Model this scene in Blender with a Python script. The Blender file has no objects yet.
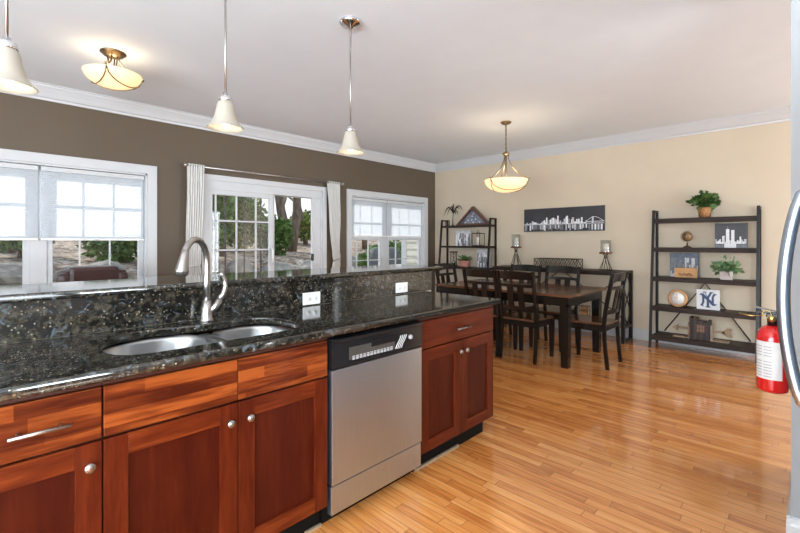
import bpy, bmesh, math, random
from mathutils import Vector, Matrix, noise
PI = math.pi
C = bpy.context.scene.collection
scene = bpy.context.scene

# ---------------------------------------------------------------- camera
cd = bpy.data.cameras.new('camera'); cam = bpy.data.objects.new('camera', cd); C.objects.link(cam)
cam.location = (0, 0, 1.30); cam.rotation_euler = (PI/2, 0, math.radians(-46.0))
cd.sensor_width = 36; cd.lens = 426.7/800*36; cd.shift_y = -24.5/800; cd.clip_start = .02; cd.clip_end = 300
scene.camera = cam
vs = scene.view_settings
vs.view_transform = 'Standard'; vs.look = 'None'; vs.gamma = 1; vs.use_curve_mapping = False; vs.exposure = 0.56

# ---------------------------------------------------------------- world, sun, large lights
W = bpy.data.worlds.new('sky'); scene.world = W; W.use_nodes = True
nt = W.node_tree; nt.nodes.clear()
o = nt.nodes.new('ShaderNodeOutputWorld'); bgn = nt.nodes.new('ShaderNodeBackground')
tc = nt.nodes.new('ShaderNodeTexCoord'); sep = nt.nodes.new('ShaderNodeSeparateXYZ'); cr = nt.nodes.new('ShaderNodeValToRGB')
nt.links.new(tc.outputs['Generated'], sep.inputs[0]); nt.links.new(sep.outputs['Z'], cr.inputs[0])
cr.color_ramp.elements[0].position = 0.0; cr.color_ramp.elements[0].color = (.93, .96, 1.0, 1)
cr.color_ramp.elements[1].position = .6; cr.color_ramp.elements[1].color = (.62, .76, .95, 1)
nt.links.new(cr.outputs[0], bgn.inputs[0]); bgn.inputs[1].default_value = .9; nt.links.new(bgn.outputs[0], o.inputs[0])

def light(name, kind, loc, direction, energy, color=(1, 1, 1), size=1, size_y=None, **kw):
    l = bpy.data.lights.new(name, kind); l.energy = energy; l.color = color
    if kind == 'AREA':
        l.shape = 'RECTANGLE'; l.size = size; l.size_y = size_y or size
    if kind == 'SUN': l.angle = size
    if kind == 'POINT': l.shadow_soft_size = size
    ob = bpy.data.objects.new(name, l); C.objects.link(ob); ob.location = loc
    if direction is not None:
        ob.rotation_euler = Vector(direction).to_track_quat('-Z', 'Y').to_euler()
    return ob
light('sun', 'SUN', (0, 12, 12), (.30, -1, -.9), 2.4, (1, .96, .9), .05)
# added fill lights out of view
light('rear_fill', 'AREA', (-2.7, .6, 1.3), (1, .12, .30), 235, (.84, .93, 1), 3.6, 1.9)  # broad fill added at the rear, tilted up to lift the interior
light('side_fill', 'AREA', (4.75, -3.2, 1.3), (-.1, 1, -.06), 118, (.86, .94, 1), 2.0, 1.9)  # fill added off to the side for the dining area and back wall
light('upward_fill', 'AREA', (-1.7, -2.2, 1.2), (.75, .8, 1), 190, (.80, .91, 1), 1.6, 1.2)  # up-facing fill added to brighten the ceiling

# ---------------------------------------------------------------- materials
def nn(t, k, **kw):
    n = t.nodes.new(k)
    for a, b in kw.items(): setattr(n, a, b)
    return n
def ramp(t, stops):
    r = t.nodes.new('ShaderNodeValToRGB'); e = r.color_ramp.elements
    while len(e) < len(stops): e.new(.5)
    for i, (p, c) in enumerate(stops):
        e[i].position = p; e[i].color = (*c, 1) if len(c) == 3 else c
    return r
def base(name):
    m = bpy.data.materials.new(name); m.use_nodes = True
    return m, m.node_tree, m.node_tree.nodes['Principled BSDF']
def mat(name, col, rough=.5, metal=0, var=.12, scale=12, bump=.0, stretch=(1, 1, 1), coat=0, spec=None, emit=None, estr=0, rvar=0):
    m, t, b = base(name)
    tcn = nn(t, 'ShaderNodeTexCoord'); mp = nn(t, 'ShaderNodeMapping'); mp.inputs['Scale'].default_value = stretch
    t.links.new(tcn.outputs['Object'], mp.inputs[0])
    no = nn(t, 'ShaderNodeTexNoise'); no.inputs['Scale'].default_value = scale; no.inputs['Detail'].default_value = 5
    t.links.new(mp.outputs[0], no.inputs['Vector'])
    lo = tuple(max(0, c*(1-var)) for c in col); hi = tuple(min(1, c*(1+var)) for c in col)
    r = ramp(t, [(.3, lo), (.7, hi)]); t.links.new(no.outputs[0], r.inputs[0]); t.links.new(r.outputs[0], b.inputs['Base Color'])
    b.inputs['Roughness'].default_value = rough; b.inputs['Metallic'].default_value = metal
    b.inputs['Coat Weight'].default_value = coat; b.inputs['Coat Roughness'].default_value = .1
    if spec is not None: b.inputs['Specular IOR Level'].default_value = spec
    if bump:
        bp = nn(t, 'ShaderNodeBump'); bp.inputs['Strength'].default_value = bump; bp.inputs['Distance'].default_value = .01
        t.links.new(no.outputs[0], bp.inputs['Height']); t.links.new(bp.outputs[0], b.inputs['Normal'])
    if emit: b.inputs['Emission Color'].default_value = (*emit, 1); b.inputs['Emission Strength'].default_value = estr
    return m
def wood(name, c0, c1, c2, axis='Z', rough=.28, coat=.3, scale=1.0, blocks=None):
    m, t, b = base(name); L = t.links.new
    tcn = nn(t, 'ShaderNodeTexCoord'); oi = nn(t, 'ShaderNodeObjectInfo')
    ad = nn(t, 'ShaderNodeVectorMath', operation='MULTIPLY_ADD'); L(oi.outputs['Random'], ad.inputs[0])
    ad.inputs[1].default_value = (7, 13, 17); L(tcn.outputs['Object'], ad.inputs[2])
    mp = nn(t, 'ShaderNodeMapping'); s = [9*scale]*3; s['XYZ'.index(axis)] = .9*scale; mp.inputs['Scale'].default_value = s
    L(ad.outputs[0], mp.inputs[0])
    no = nn(t, 'ShaderNodeTexNoise'); no.inputs['Scale'].default_value = 2.2; no.inputs['Detail'].default_value = 7; no.inputs['Distortion'].default_value = .8
    L(mp.outputs[0], no.inputs['Vector'])
    fn = nn(t, 'ShaderNodeTexNoise'); fn.inputs['Scale'].default_value = 11; fn.inputs['Detail'].default_value = 4; L(mp.outputs[0], fn.inputs['Vector'])
    mx = nn(t, 'ShaderNodeMath', operation='MULTIPLY_ADD'); mx.inputs[1].default_value = .35; L(fn.outputs[0], mx.inputs[0]); 
    mul = nn(t, 'ShaderNodeMath', operation='MULTIPLY'); mul.inputs[1].default_value = .65; L(no.outputs[0], mul.inputs[0]); L(mul.outputs[0], mx.inputs[2])
    last = mx
    if blocks:                                   # glued-up strips of different tone
        sx = nn(t, 'ShaderNodeSeparateXYZ'); L(ad.outputs[0], sx.inputs[0])
        d = nn(t, 'ShaderNodeMath', operation='DIVIDE'); d.inputs[1].default_value = blocks; L(sx.outputs['Z'], d.inputs[0])
        f = nn(t, 'ShaderNodeMath', operation='FLOOR'); L(d.outputs[0], f.inputs[0])
        wn = nn(t, 'ShaderNodeTexWhiteNoise', noise_dimensions='1D'); L(f.outputs[0], wn.inputs['W'])
        x2 = nn(t, 'ShaderNodeMath', operation='MULTIPLY_ADD'); x2.inputs[1].default_value = 2.2; L(sx.outputs['X'], x2.inputs[0])
        k = nn(t, 'ShaderNodeMath', operation='MULTIPLY'); k.inputs[1].default_value = 9; L(wn.outputs['Value'], k.inputs[0]); L(k.outputs[0], x2.inputs[2])
        f2 = nn(t, 'ShaderNodeMath', operation='FLOOR'); L(x2.outputs[0], f2.inputs[0])
        s2 = nn(t, 'ShaderNodeMath', operation='MULTIPLY_ADD'); s2.inputs[1].default_value = 31.7; L(f.outputs[0], s2.inputs[0]); L(f2.outputs[0], s2.inputs[2])
        w2 = nn(t, 'ShaderNodeTexWhiteNoise', noise_dimensions='1D'); L(s2.outputs[0], w2.inputs['W'])
        a = nn(t, 'ShaderNodeMath', operation='MULTIPLY_ADD'); a.inputs[1].default_value = .26; L(w2.outputs['Value'], a.inputs[0])
        a2 = nn(t, 'ShaderNodeMath', operation='SUBTRACT'); a2.inputs[1].default_value = .10; L(mx.outputs[0], a2.inputs[0]); L(a2.outputs[0], a.inputs[2]); last = a
    r = ramp(t, [(.34, c0), (.5, c1), (.66, c2)]); L(last.outputs[0], r.inputs[0]); L(r.outputs[0], b.inputs['Base Color'])
    b.inputs['Roughness'].default_value = rough; b.inputs['Coat Weight'].default_value = coat; b.inputs['Coat Roughness'].default_value = .12
    b.inputs['Specular IOR Level'].default_value = .12 if 'cherry' in name else .25 if 'espresso' in name or 'shelf' in name else .5
    return m

def floor_mat():
    m, t, b = base('oak_strip_floor'); L = t.links.new
    def M(op, a, bb, c=None):
        n = nn(t, 'ShaderNodeMath', operation=op)
        for i, v in enumerate((a, bb, c)):
            if v is None: continue
            if isinstance(v, (int, float)): n.inputs[i].default_value = v
            else: L(v, n.inputs[i])
        return n.outputs[0]
    tcn = nn(t, 'ShaderNodeTexCoord'); sx = nn(t, 'ShaderNodeSeparateXYZ'); L(tcn.outputs['Object'], sx.inputs[0])
    X, Y = sx.outputs['X'], sx.outputs['Y']
    rd = M('DIVIDE', X, .057); row = M('FLOOR', rd, 0)
    wn = nn(t, 'ShaderNodeTexWhiteNoise', noise_dimensions='1D'); L(row, wn.inputs['W'])
    yd = M('MULTIPLY_ADD', Y, 1.45, M('MULTIPLY', wn.outputs['Value'], 17)); seg = M('FLOOR', yd, 0)
    w2 = nn(t, 'ShaderNodeTexWhiteNoise', noise_dimensions='1D'); L(M('MULTIPLY_ADD', row, 57.31, seg), w2.inputs['W'])
    tone = w2.outputs['Value']
    mp = nn(t, 'ShaderNodeMapping'); mp.inputs['Scale'].default_value = (22, 1.6, 1); 
    cb = nn(t, 'ShaderNodeCombineXYZ'); L(X, cb.inputs[0]); L(M('MULTIPLY_ADD', tone, 40, Y), cb.inputs[1]); L(cb.outputs[0], mp.inputs[0])
    no = nn(t, 'ShaderNodeTexNoise'); no.inputs['Scale'].default_value = 2.0; no.inputs['Detail'].default_value = 7; no.inputs['Distortion'].default_value = 1.2; L(mp.outputs[0], no.inputs['Vector'])
    v = M('ADD', M('MULTIPLY', tone, .45), M('MULTIPLY_ADD', no.outputs[0], 1.15, -.26))
    r = ramp(t, [(.12, (.36, .10, .020)), (.38, (.54, .185, .040)), (.62, (.66, .255, .065)), (.95, (.76, .36, .115))]); L(v, r.inputs[0])
    fx = M('FRACT', rd, 0); gap = M('MINIMUM', fx, M('SUBTRACT', 1, fx))
    fy = M('FRACT', yd, 0); gy = M('MULTIPLY', M('MINIMUM', fy, M('SUBTRACT', 1, fy)), 12)
    g = M('MINIMUM', gap, gy)
    gr = ramp(t, [(.0, (0, 0, 0)), (.035, (1, 1, 1))]); L(g, gr.inputs[0])
    mx = nn(t, 'ShaderNodeMix', data_type='RGBA'); L(gr.outputs[0], mx.inputs['Factor']); mx.inputs['A'].default_value = (.13, .05, .015, 1); L(r.outputs[0], mx.inputs['B'])
    L(mx.outputs['Result'], b.inputs['Base Color'])
    b.inputs['Roughness'].default_value = .2; b.inputs['Coat Weight'].default_value = .8; b.inputs['Coat Roughness'].default_value = .06
    hb = ramp(t, [(.0, (0, 0, 0)), (.07, (1, 1, 1))]); L(g, hb.inputs[0])
    tilt = M('ADD', hb.outputs[0], M('MULTIPLY', tone, .25))
    bp = nn(t, 'ShaderNodeBump'); bp.inputs['Strength'].default_value = .25; bp.inputs['Distance'].default_value = .002; L(tilt, bp.inputs['Height'])
    L(bp.outputs[0], b.inputs['Normal']); L(bp.outputs[0], b.inputs['Coat Normal'])
    return m

def granite_mat():
    m, t, b = base('dark_granite'); L = t.links.new
    tcn = nn(t, 'ShaderNodeTexCoord')
    n1 = nn(t, 'ShaderNodeTexNoise'); n1.inputs['Scale'].default_value = 38; n1.inputs['Detail'].default_value = 6; n1.inputs['Roughness'].default_value = .7; L(tcn.outputs['Object'], n1.inputs['Vector'])
    r1 = ramp(t, [(.36, (.004, .004, .004)), (.48, (.011, .010, .008)), (.56, (.034, .029, .020)), (.70, (.085, .07, .048))]); L(n1.outputs[0], r1.inputs[0])
    n2 = nn(t, 'ShaderNodeTexNoise'); n2.inputs['Scale'].default_value = 24; n2.inputs['Detail'].default_value = 5; n2.inputs['Distortion'].default_value = 1.5; L(tcn.outputs['Object'], n2.inputs['Vector'])
    r2 = ramp(t, [(.60, (0, 0, 0)), (.68, (1, 1, 1))]); L(n2.outputs[0], r2.inputs[0])
    a = nn(t, 'ShaderNodeMix', data_type='RGBA'); L(r2.outputs[0], a.inputs['Factor']); L(r1.outputs[0], a.inputs['A']); a.inputs['B'].default_value = (.075, .092, .105, 1)
    v = nn(t, 'ShaderNodeTexVoronoi'); v.inputs['Scale'].default_value = 105; L(tcn.outputs['Object'], v.inputs['Vector'])
    sc = nn(t, 'ShaderNodeSeparateColor'); L(v.outputs['Color'], sc.inputs[0])
    gt = nn(t, 'ShaderNodeMath', operation='GREATER_THAN'); gt.inputs[1].default_value = .88; L(sc.outputs[0], gt.inputs[0])
    lt = nn(t, 'ShaderNodeMath', operation='LESS_THAN'); lt.inputs[1].default_value = .38; L(v.outputs['Distance'], lt.inputs[0])
    mu = nn(t, 'ShaderNodeMath', operation='MULTIPLY'); L(gt.outputs[0], mu.inputs[0]); L(lt.outputs[0], mu.inputs[1])
    r3 = ramp(t, [(0, (.09, .065, .035)), (.5, (.17, .135, .085)), (1, (.30, .28, .24))]); L(sc.outputs[1], r3.inputs[0])
    c = nn(t, 'ShaderNodeMix', data_type='RGBA'); L(mu.outputs[0], c.inputs['Factor']); L(a.outputs['Result'], c.inputs['A']); L(r3.outputs[0], c.inputs['B'])
    L(c.outputs['Result'], b.inputs['Base Color']); b.inputs['Roughness'].default_value = .07; b.inputs['IOR'].default_value = 1.6
    return m

def glass_mat(name, tint=(1, 1, 1), refl=.025):
    m = bpy.data.materials.new(name); m.use_nodes = True; t = m.node_tree; t.nodes.clear()
    out = nn(t, 'ShaderNodeOutputMaterial'); mx = nn(t, 'ShaderNodeMixShader'); tr = nn(t, 'ShaderNodeBsdfTransparent'); gl = nn(t, 'ShaderNodeBsdfGlossy')
    tr.inputs[0].default_value = (*tint, 1); gl.inputs['Roughness'].default_value = .02
    mx.inputs[0].default_value = refl
    pass; t.links.new(tr.outputs[0], mx.inputs[1]); t.links.new(gl.outputs[0], mx.inputs[2]); t.links.new(mx.outputs[0], out.inputs[0])
    return m
def translucent(name, col, tr=.5, emit=None, estr=0, rough=.6):
    m, t, b = base(name); out = t.nodes['Material Output']
    no = nn(t, 'ShaderNodeTexNoise'); no.inputs['Scale'].default_value = 9; r = ramp(t, [(.3, tuple(c*.95 for c in col)), (.7, col)])
    tcn = nn(t, 'ShaderNodeTexCoord'); t.links.new(tcn.outputs['Object'], no.inputs['Vector'])
    t.links.new(no.outputs[0], r.inputs[0]); t.links.new(r.outputs[0], b.inputs['Base Color']); b.inputs['Roughness'].default_value = rough
    if emit: b.inputs['Emission Color'].default_value = (*emit, 1); b.inputs['Emission Strength'].default_value = estr
    tl = nn(t, 'ShaderNodeBsdfTranslucent'); t.links.new(r.outputs[0], tl.inputs[0]); mx = nn(t, 'ShaderNodeMixShader'); mx.inputs[0].default_value = tr
    t.links.new(b.outputs[0], mx.inputs[1]); t.links.new(tl.outputs[0], mx.inputs[2]); t.links.new(mx.outputs[0], out.inputs[0])
    return m
def leafmat(name, c0, c1, rough=.5):
    m, t, b = base(name)
    g = nn(t, 'ShaderNodeNewGeometry'); r = ramp(t, [(0, c0), (1, c1)]); t.links.new(g.outputs['Random Per Island'], r.inputs[0]); t.links.new(r.outputs[0], b.inputs['Base Color'])
    b.inputs['Roughness'].default_value = rough
    return m

M = dict(
 brown=mat('taupe_brown_paint', (.106, .077, .050), .6, var=.03, scale=3, bump=.02),
 beige=mat('warm_beige_paint', (.63, .535, .405), .6, var=.025, scale=3, bump=.02),
 ceil=mat('ceiling_paint', (.72, .77, .81), .75, var=.015, scale=4),
 white=mat('white_trim_paint', (.56, .57, .58), .35, var=.02, scale=6),
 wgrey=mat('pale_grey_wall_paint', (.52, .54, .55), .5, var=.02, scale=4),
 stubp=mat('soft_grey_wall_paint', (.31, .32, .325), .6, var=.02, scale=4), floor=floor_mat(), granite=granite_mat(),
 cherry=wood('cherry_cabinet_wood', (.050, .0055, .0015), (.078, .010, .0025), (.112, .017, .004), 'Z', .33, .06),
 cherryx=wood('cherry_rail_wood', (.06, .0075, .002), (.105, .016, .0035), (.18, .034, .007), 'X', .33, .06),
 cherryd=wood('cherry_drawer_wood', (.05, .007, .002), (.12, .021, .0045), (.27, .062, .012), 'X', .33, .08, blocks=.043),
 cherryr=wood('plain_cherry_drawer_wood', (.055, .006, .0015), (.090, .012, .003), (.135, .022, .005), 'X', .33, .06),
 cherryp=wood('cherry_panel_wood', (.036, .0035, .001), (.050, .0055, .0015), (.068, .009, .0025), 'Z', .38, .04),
 cabdark=mat('dark_cabinet_edge', (.045, .010, .006), .4),
 toekick=mat('black_toe_kick', (.006, .005, .004), .7, spec=.1),
 nickel=mat('brushed_nickel', (.42, .40, .38), .30, 1, var=.06, scale=30, stretch=(1, 1, .1)),
 chrome=mat('polished_chrome', (.75, .75, .76), .12, 1, var=.02),
 steel=mat('brushed_stainless_steel', (.48, .56, .65), .33, 1, var=.05, scale=20, stretch=(14, 14, .3)),
 sinksteel=mat('satin_sink_steel', (.38, .38, .375), .30, 1, var=.05, scale=20),
 black=mat('black_plastic', (.008, .008, .009), .18, var=.2),
 blackm=mat('black_metal', (.010, .008, .007), .4, .3, var=.2),
 plast=mat('white_plastic', (.80, .79, .76), .35, var=.02),
 grey=mat('grey_print', (.35, .35, .36), .5), slot=mat('dark_slot', (.05, .045, .04), .6),
 blind=translucent('white_cellular_fabric', (.78, .82, .86), .60),
 curtain=translucent('white_curtain_cloth', (.84, .82, .78), .25, rough=.8),
 glass=glass_mat('window_glass'), cglass=glass_mat('clear_glass', (.93, .94, .94), .10),
 espresso=wood('espresso_stained_wood', (.004, .003, .0022), (.008, .0055, .004), (.015, .009, .006), 'Z', .26, .25),
 walnut=wood('walnut_brown_wood', (.05, .018, .007), (.11, .042, .015), (.19, .08, .03), 'Y', .2, .6),
 shelfw=wood('dark_grey_brown_shelf_wood', (.014, .008, .005), (.028, .016, .011), (.046, .028, .019), 'Y', .5, 0),
 bronze=mat('antique_bronze_metal', (.27, .20, .12), .3, 1, var=.2),
 alab=translucent('amber_alabaster_glass', (.90, .74, .50), .35, (1, .80, .50), .50, .25),
 frost=translucent('frosted_white_glass', (.46, .43, .37), .30, (1, .86, .66), .06, .3),
 bulb=mat('lit_bulb', (1, .95, .85), .3, emit=(1, .9, .72), estr=3),
 candle=mat('ivory_candle_wax', (.80, .76, .66), .5, var=.04),
 diskw=wood('reddish_candle_plate_wood', (.08, .03, .015), (.14, .055, .025), (.22, .09, .04), 'Y', .4, .1),
 red=mat('fire_red_paint', (.62, .012, .012), .18, var=.06, coat=.5), brass=mat('brass', (.60, .42, .16), .3, 1),
 label=mat('white_paper_label', (.72, .72, .70), .5, var=.03),
 leather=mat('burgundy_leather', (.034, .012, .010), .35, var=.25, scale=40, bump=.2),
 wicker=mat('woven_wicker', (.36, .17, .06), .6, var=.55, scale=70, bump=.6), basket=mat('woven_seagrass', (.42, .30, .15), .7, var=.5, scale=60, bump=.6),
 terra=mat('pink_terracotta', (.55, .24, .18), .7, var=.08), whitewash=mat('whitewashed_wood', (.55, .49, .47), .7, var=.2, scale=25, stretch=(1, 1, 6)),
 leaf=leafmat('green_leaves', (.03, .10, .015), (.14, .28, .06)), leafd=leafmat('dark_green_leaves', (.018, .055, .010), (.08, .17, .03)),
 leafg=leafmat('grey_green_leaves', (.07, .16, .06), (.22, .36, .17)), soil=mat('soil', (.03, .02, .012), .9),
 c_dark=mat('print_charcoal', (.035, .035, .042), .45, var=.25, scale=4), c_mid=mat('print_grey', (.17, .175, .19), .45, var=.4, scale=60),
 c_lite=mat('print_silver', (.55, .56, .58), .45, var=.4, scale=80), c_white=mat('print_white', (.80, .81, .83), .45, var=.15, scale=80),
 c_blue=mat('print_blue_grey', (.10, .13, .18), .45, var=.4, scale=30),
 signw=wood('honey_sign_wood', (.36, .17, .06), (.50, .26, .10), (.62, .36, .16), 'Y', .5, 0), signi=mat('burnt_brown_ink', (.10, .045, .02), .6),
 tan=wood('weathered_tan_wood', (.22, .15, .09), (.30, .21, .13), (.38, .28, .18), 'Y', .6, 0),
 navy=mat('navy_blue_paint', (.012, .045, .14), .4), boardw=mat('white_board', (.74, .75, .76), .4, var=.03),
 clockf=mat('cream_clock_face', (.72, .70, .64), .5, var=.05),
 book1=mat('dark_maroon_leather_binding', (.045, .014, .012), .5), book2=mat('black_leather_binding', (.014, .012, .012), .5), book3=mat('dark_brown_leather_binding', (.06, .032, .018), .5),
 gilt=mat('faded_gilt_label', (.20, .11, .07), .45), pages=mat('page_edges', (.55, .48, .36), .8, var=.15, scale=90),
 globe=mat('antique_globe_print', (.16, .09, .035), .3, var=.7, scale=18, coat=.5),
 flagb=mat('navy_flag_cloth', (.075, .09, .17), .8, var=.15), star=mat('white_star_stitching', (.8, .8, .8), .7), casew=wood('mahogany_case_wood', (.05, .015, .01), (.10, .032, .02), (.15, .05, .03), 'Y', .3, .3),
 bark=mat('grey_brown_bark', (.17, .125, .09), .9, var=.45, scale=9, bump=.8, stretch=(1, 1, .3)),
 twig=mat('pale_bare_twigs', (.36, .30, .24), .8, var=.2),
 rock=mat('pale_grey_boulder', (.27, .25, .215), .85, var=.4, scale=5, bump=.8),
 lawn=mat('lawn', (.14, .17, .05), .9, var=.5, scale=14), patio=mat('patio_concrete', (.42, .42, .40), .8, var=.12, scale=5),
 siding=mat('cream_vinyl_siding', (.62, .60, .50), .5, var=.03), grillc=mat('grey_grill_cover_cloth', (.10, .115, .12), .7, var=.15, scale=5, bump=.3),
 evg=leafmat('evergreen_foliage', (.04, .10, .02), (.26, .38, .12), .7), evg2=leafmat('yellow_green_foliage', (.10, .15, .03), (.36, .42, .14), .7),
)
def litter():
    m, t, b = base('leaf_litter'); tcn = nn(t, 'ShaderNodeTexCoord')
    v = nn(t, 'ShaderNodeTexVoronoi'); v.inputs['Scale'].default_value = 9; t.links.new(tcn.outputs['Object'], v.inputs['Vector'])
    s = nn(t, 'ShaderNodeSeparateColor'); t.links.new(v.outputs['Color'], s.inputs[0])
    r = ramp(t, [(0, (.16, .105, .07)), (.35, (.36, .26, .18)), (.7, (.56, .44, .33)), (1, (.75, .64, .53))]); t.links.new(s.outputs[0], r.inputs[0])
    n = nn(t, 'ShaderNodeTexNoise'); n.inputs['Scale'].default_value = .8; n.inputs['Detail'].default_value = 6; t.links.new(tcn.outputs['Object'], n.inputs['Vector'])
    r2 = ramp(t, [(.35, (.45, .45, .45)), (.65, (1, 1, 1))]); t.links.new(n.outputs[0], r2.inputs[0])
    mx = nn(t, 'ShaderNodeMix', data_type='RGBA', blend_type='MULTIPLY'); mx.inputs['Factor'].default_value = 1
    t.links.new(r.outputs[0], mx.inputs['A']); t.links.new(r2.outputs[0], mx.inputs['B']); t.links.new(mx.outputs['Result'], b.inputs['Base Color'])
    b.inputs['Roughness'].default_value = .95
    return m
M['litter'] = litter()

# ---------------------------------------------------------------- mesh helpers
class MB:
    def __init__(s): s.bm = bmesh.new()
    def _mi(s, faces, mi, smooth=False):
        for f in faces: f.material_index = mi; f.smooth = smooth
    def box(s, x0, x1, y0, y1, z0, z1, mi=0, rot=None, bev=0):
        T = Matrix.Translation(((x0+x1)/2, (y0+y1)/2, (z0+z1)/2))
        S = Matrix.Diagonal((abs(x1-x0), abs(y1-y0), abs(z1-z0), 1))
        n0 = set(s.bm.faces)
        r = bmesh.ops.create_cube(s.bm, size=1, matrix=(rot or Matrix.Identity(4)) @ T @ S)
        if bev:
            es = list({e for v in r['verts'] for e in v.link_edges})
            bmesh.ops.bevel(s.bm, geom=es, offset=bev, segments=2, affect='EDGES', profile=.6)
        s._mi([f for f in s.bm.faces if f not in n0], mi)
        return s
    def hexa(s, a, b, mi=0):                      # a, b: two loops of n points joined
        va = [s.bm.verts.new(p) for p in a]; vb = [s.bm.verts.new(p) for p in b]; n = len(a)
        fs = [s.bm.faces.new(list(reversed(va))), s.bm.faces.new(vb)]
        for i in range(n): fs.append(s.bm.faces.new([va[i], va[(i+1) % n], vb[(i+1) % n], vb[i]]))
        s._mi(fs, mi); return s
    def tube(s, pts, r, seg=10, mi=0, cap=True, flat=None):
        pts = [Vector(p) for p in pts]; n = len(pts)
        rs = r if isinstance(r, (list, tuple)) else [r]*n
        rings = []; up = None
        for i, p in enumerate(pts):
            d = (pts[min(i+1, n-1)] - pts[max(i-1, 0)]).normalized()
            if up is None:
                up = Vector((0, 0, 1)) if abs(d.z) < .9 else Vector((1, 0, 0))
            u = (up - d*up.dot(d)); u = u.normalized() if u.length > 1e-6 else d.orthogonal().normalized(); up = u; v = d.cross(u)
            fu, fv = flat or (1, 1)
            rings.append([s.bm.verts.new(p + (u*math.cos(2*PI*k/seg)*fu + v*math.sin(2*PI*k/seg)*fv)*rs[i]) for k in range(seg)])
        fs = []
        for a, b in zip(rings, rings[1:]):
            for k in range(seg): fs.append(s.bm.faces.new([a[k], a[(k+1) % seg], b[(k+1) % seg], b[k]]))
        s._mi(fs, mi, seg > 5)
        if cap: s._mi([s.bm.faces.new(list(reversed(rings[0]))), s.bm.faces.new(rings[-1])], mi)
        return s
    def bar(s, a, b, w, d, mi=0, up=(0, 0, 1)):    # rectangular bar between two points
        a = Vector(a); b = Vector(b); dr = (b-a).normalized(); up = Vector(up)
        if abs(dr.dot(up)) > .95: up = Vector((1, 0, 0))
        u = (up-dr*up.dot(dr)).normalized(); v = dr.cross(u)
        q = [u*w/2+v*d/2, -u*w/2+v*d/2, -u*w/2-v*d/2, u*w/2-v*d/2]
        s.hexa([a+k for k in q], [b+k for k in q], mi); return s
    def lathe(s, prof, c=(0, 0, 0), seg=32, mi=0, axis='Z', smooth=True, flute=0, nf=0):
        c = Vector(c); rings = []
        for r, z in prof:
            if r < 1e-5: rings.append([s.bm.verts.new(c + (Vector((0, 0, z)) if axis == 'Z' else Vector((z, 0, 0)) if axis == 'X' else Vector((0, z, 0))))]); continue
            L = []
            for k in range(seg):
                a = 2*PI*k/seg; rr = r*(1+flute*math.cos(nf*a)); x, y = rr*math.cos(a), rr*math.sin(a)
                L.append(s.bm.verts.new(c + (Vector((x, y, z)) if axis == 'Z' else Vector((z, x, y)) if axis == 'X' else Vector((y, z, x)))))
            rings.append(L)
        fs = []
        for a, b in zip(rings, rings[1:]):
            for k in range(seg):
                k2 = (k+1) % seg
                if len(a) == 1 and len(b) == 1: continue
                if len(a) == 1: fs.append(s.bm.faces.new([a[0], b[k2], b[k]]))
                elif len(b) == 1: fs.append(s.bm.faces.new([a[k], a[k2], b[0]]))
                else: fs.append(s.bm.faces.new([a[k], a[k2], b[k2], b[k]]))
        s._mi(fs, mi, smooth); return s
    def cyl(s, c, r, h, seg=24, mi=0, axis='Z'):
        n0 = set(s.bm.faces)
        s.lathe([(0, 0), (r, 0), (r, h), (0, h)], c, seg, mi, axis, True)
        for f in s.bm.faces:
            if f not in n0 and len(f.verts) == 3: f.smooth = False
        return s
    def ball(s, c, r, mi=0, seg=16, scale=(1, 1, 1)):
        n0 = set(s.bm.faces)
        bmesh.ops.create_uvsphere(s.bm, u_segments=seg, v_segments=max(6, seg//2), radius=r, matrix=Matrix.Translation(c) @ Matrix.Diagonal((*scale, 1)))
        s._mi([f for f in s.bm.faces if f not in n0], mi, True); return s
    def prism(s, poly, axis, a, b, mi=0):          # 2D polygon extruded between a and b along axis
        def P(u, v, w): return {'X': (w, u, v), 'Y': (u, w, v), 'Z': (u, v, w)}[axis]
        s.hexa([P(u, v, a) for u, v in poly], [P(u, v, b) for u, v in poly], mi); return s
    def leaves(s, n, c, rad, size, seed=1, shape=1.0, mi=0, shell=.5, droop=0):
        rnd = random.Random(seed); c = Vector(c)
        for _ in range(n):
            d = Vector((rnd.gauss(0, 1), rnd.gauss(0, 1), rnd.gauss(0, 1))).normalized()
            k = shell + (1-shell)*rnd.random(); p = c + Vector((d.x*rad[0], d.y*rad[1], d.z*rad[2]))*k
            t = (d + Vector((rnd.uniform(-.7, .7), rnd.uniform(-.7, .7), rnd.uniform(-.5, .9)-droop))).normalized()
            sd = t.cross(Vector((rnd.random(), rnd.random(), rnd.random()+.1))).normalized(); z = size*rnd.uniform(.6, 1.3); w = z*.32*shape
            up = t.cross(sd)*w*.35
            v = [s.bm.verts.new(q) for q in (p, p+t*z*.5+sd*w+up, p+t*z, p+t*z*.5-sd*w+up)]
            f1 = s.bm.faces.new([v[0], v[1], v[2]]); f2 = s.bm.faces.new([v[0], v[2], v[3]])
            f1.material_index = f2.material_index = mi
        return s
    def build(s, name, mats, parent=None, label=None, recalc=True):
        if recalc: bmesh.ops.recalc_face_normals(s.bm, faces=s.bm.faces)
        me = bpy.data.meshes.new(name); s.bm.to_mesh(me); s.bm.free()
        for m in (mats if isinstance(mats, (list, tuple)) else [mats]): me.materials.append(M[m])
        ob = bpy.data.objects.new(name, me); C.objects.link(ob)
        if parent: ob.parent = parent
        if label: ob['label'] = label
        return ob
def thing(name, label, cat, loc=(0, 0, 0), rz=0, group=None):
    o = bpy.data.objects.new(name, None); C.objects.link(o); o.location = loc; o.rotation_euler = (0, 0, rz); o.empty_display_size = .1
    o['label'] = label; o['category'] = cat
    if group: o['group'] = group
    return o
def tag(o, label, cat, group=None, kind=None):
    o['label'] = label; o['category'] = cat
    if group: o['group'] = group
    if kind: o['kind'] = kind
    return o
def struct(o): o['kind'] = 'structure'; return o
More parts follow.
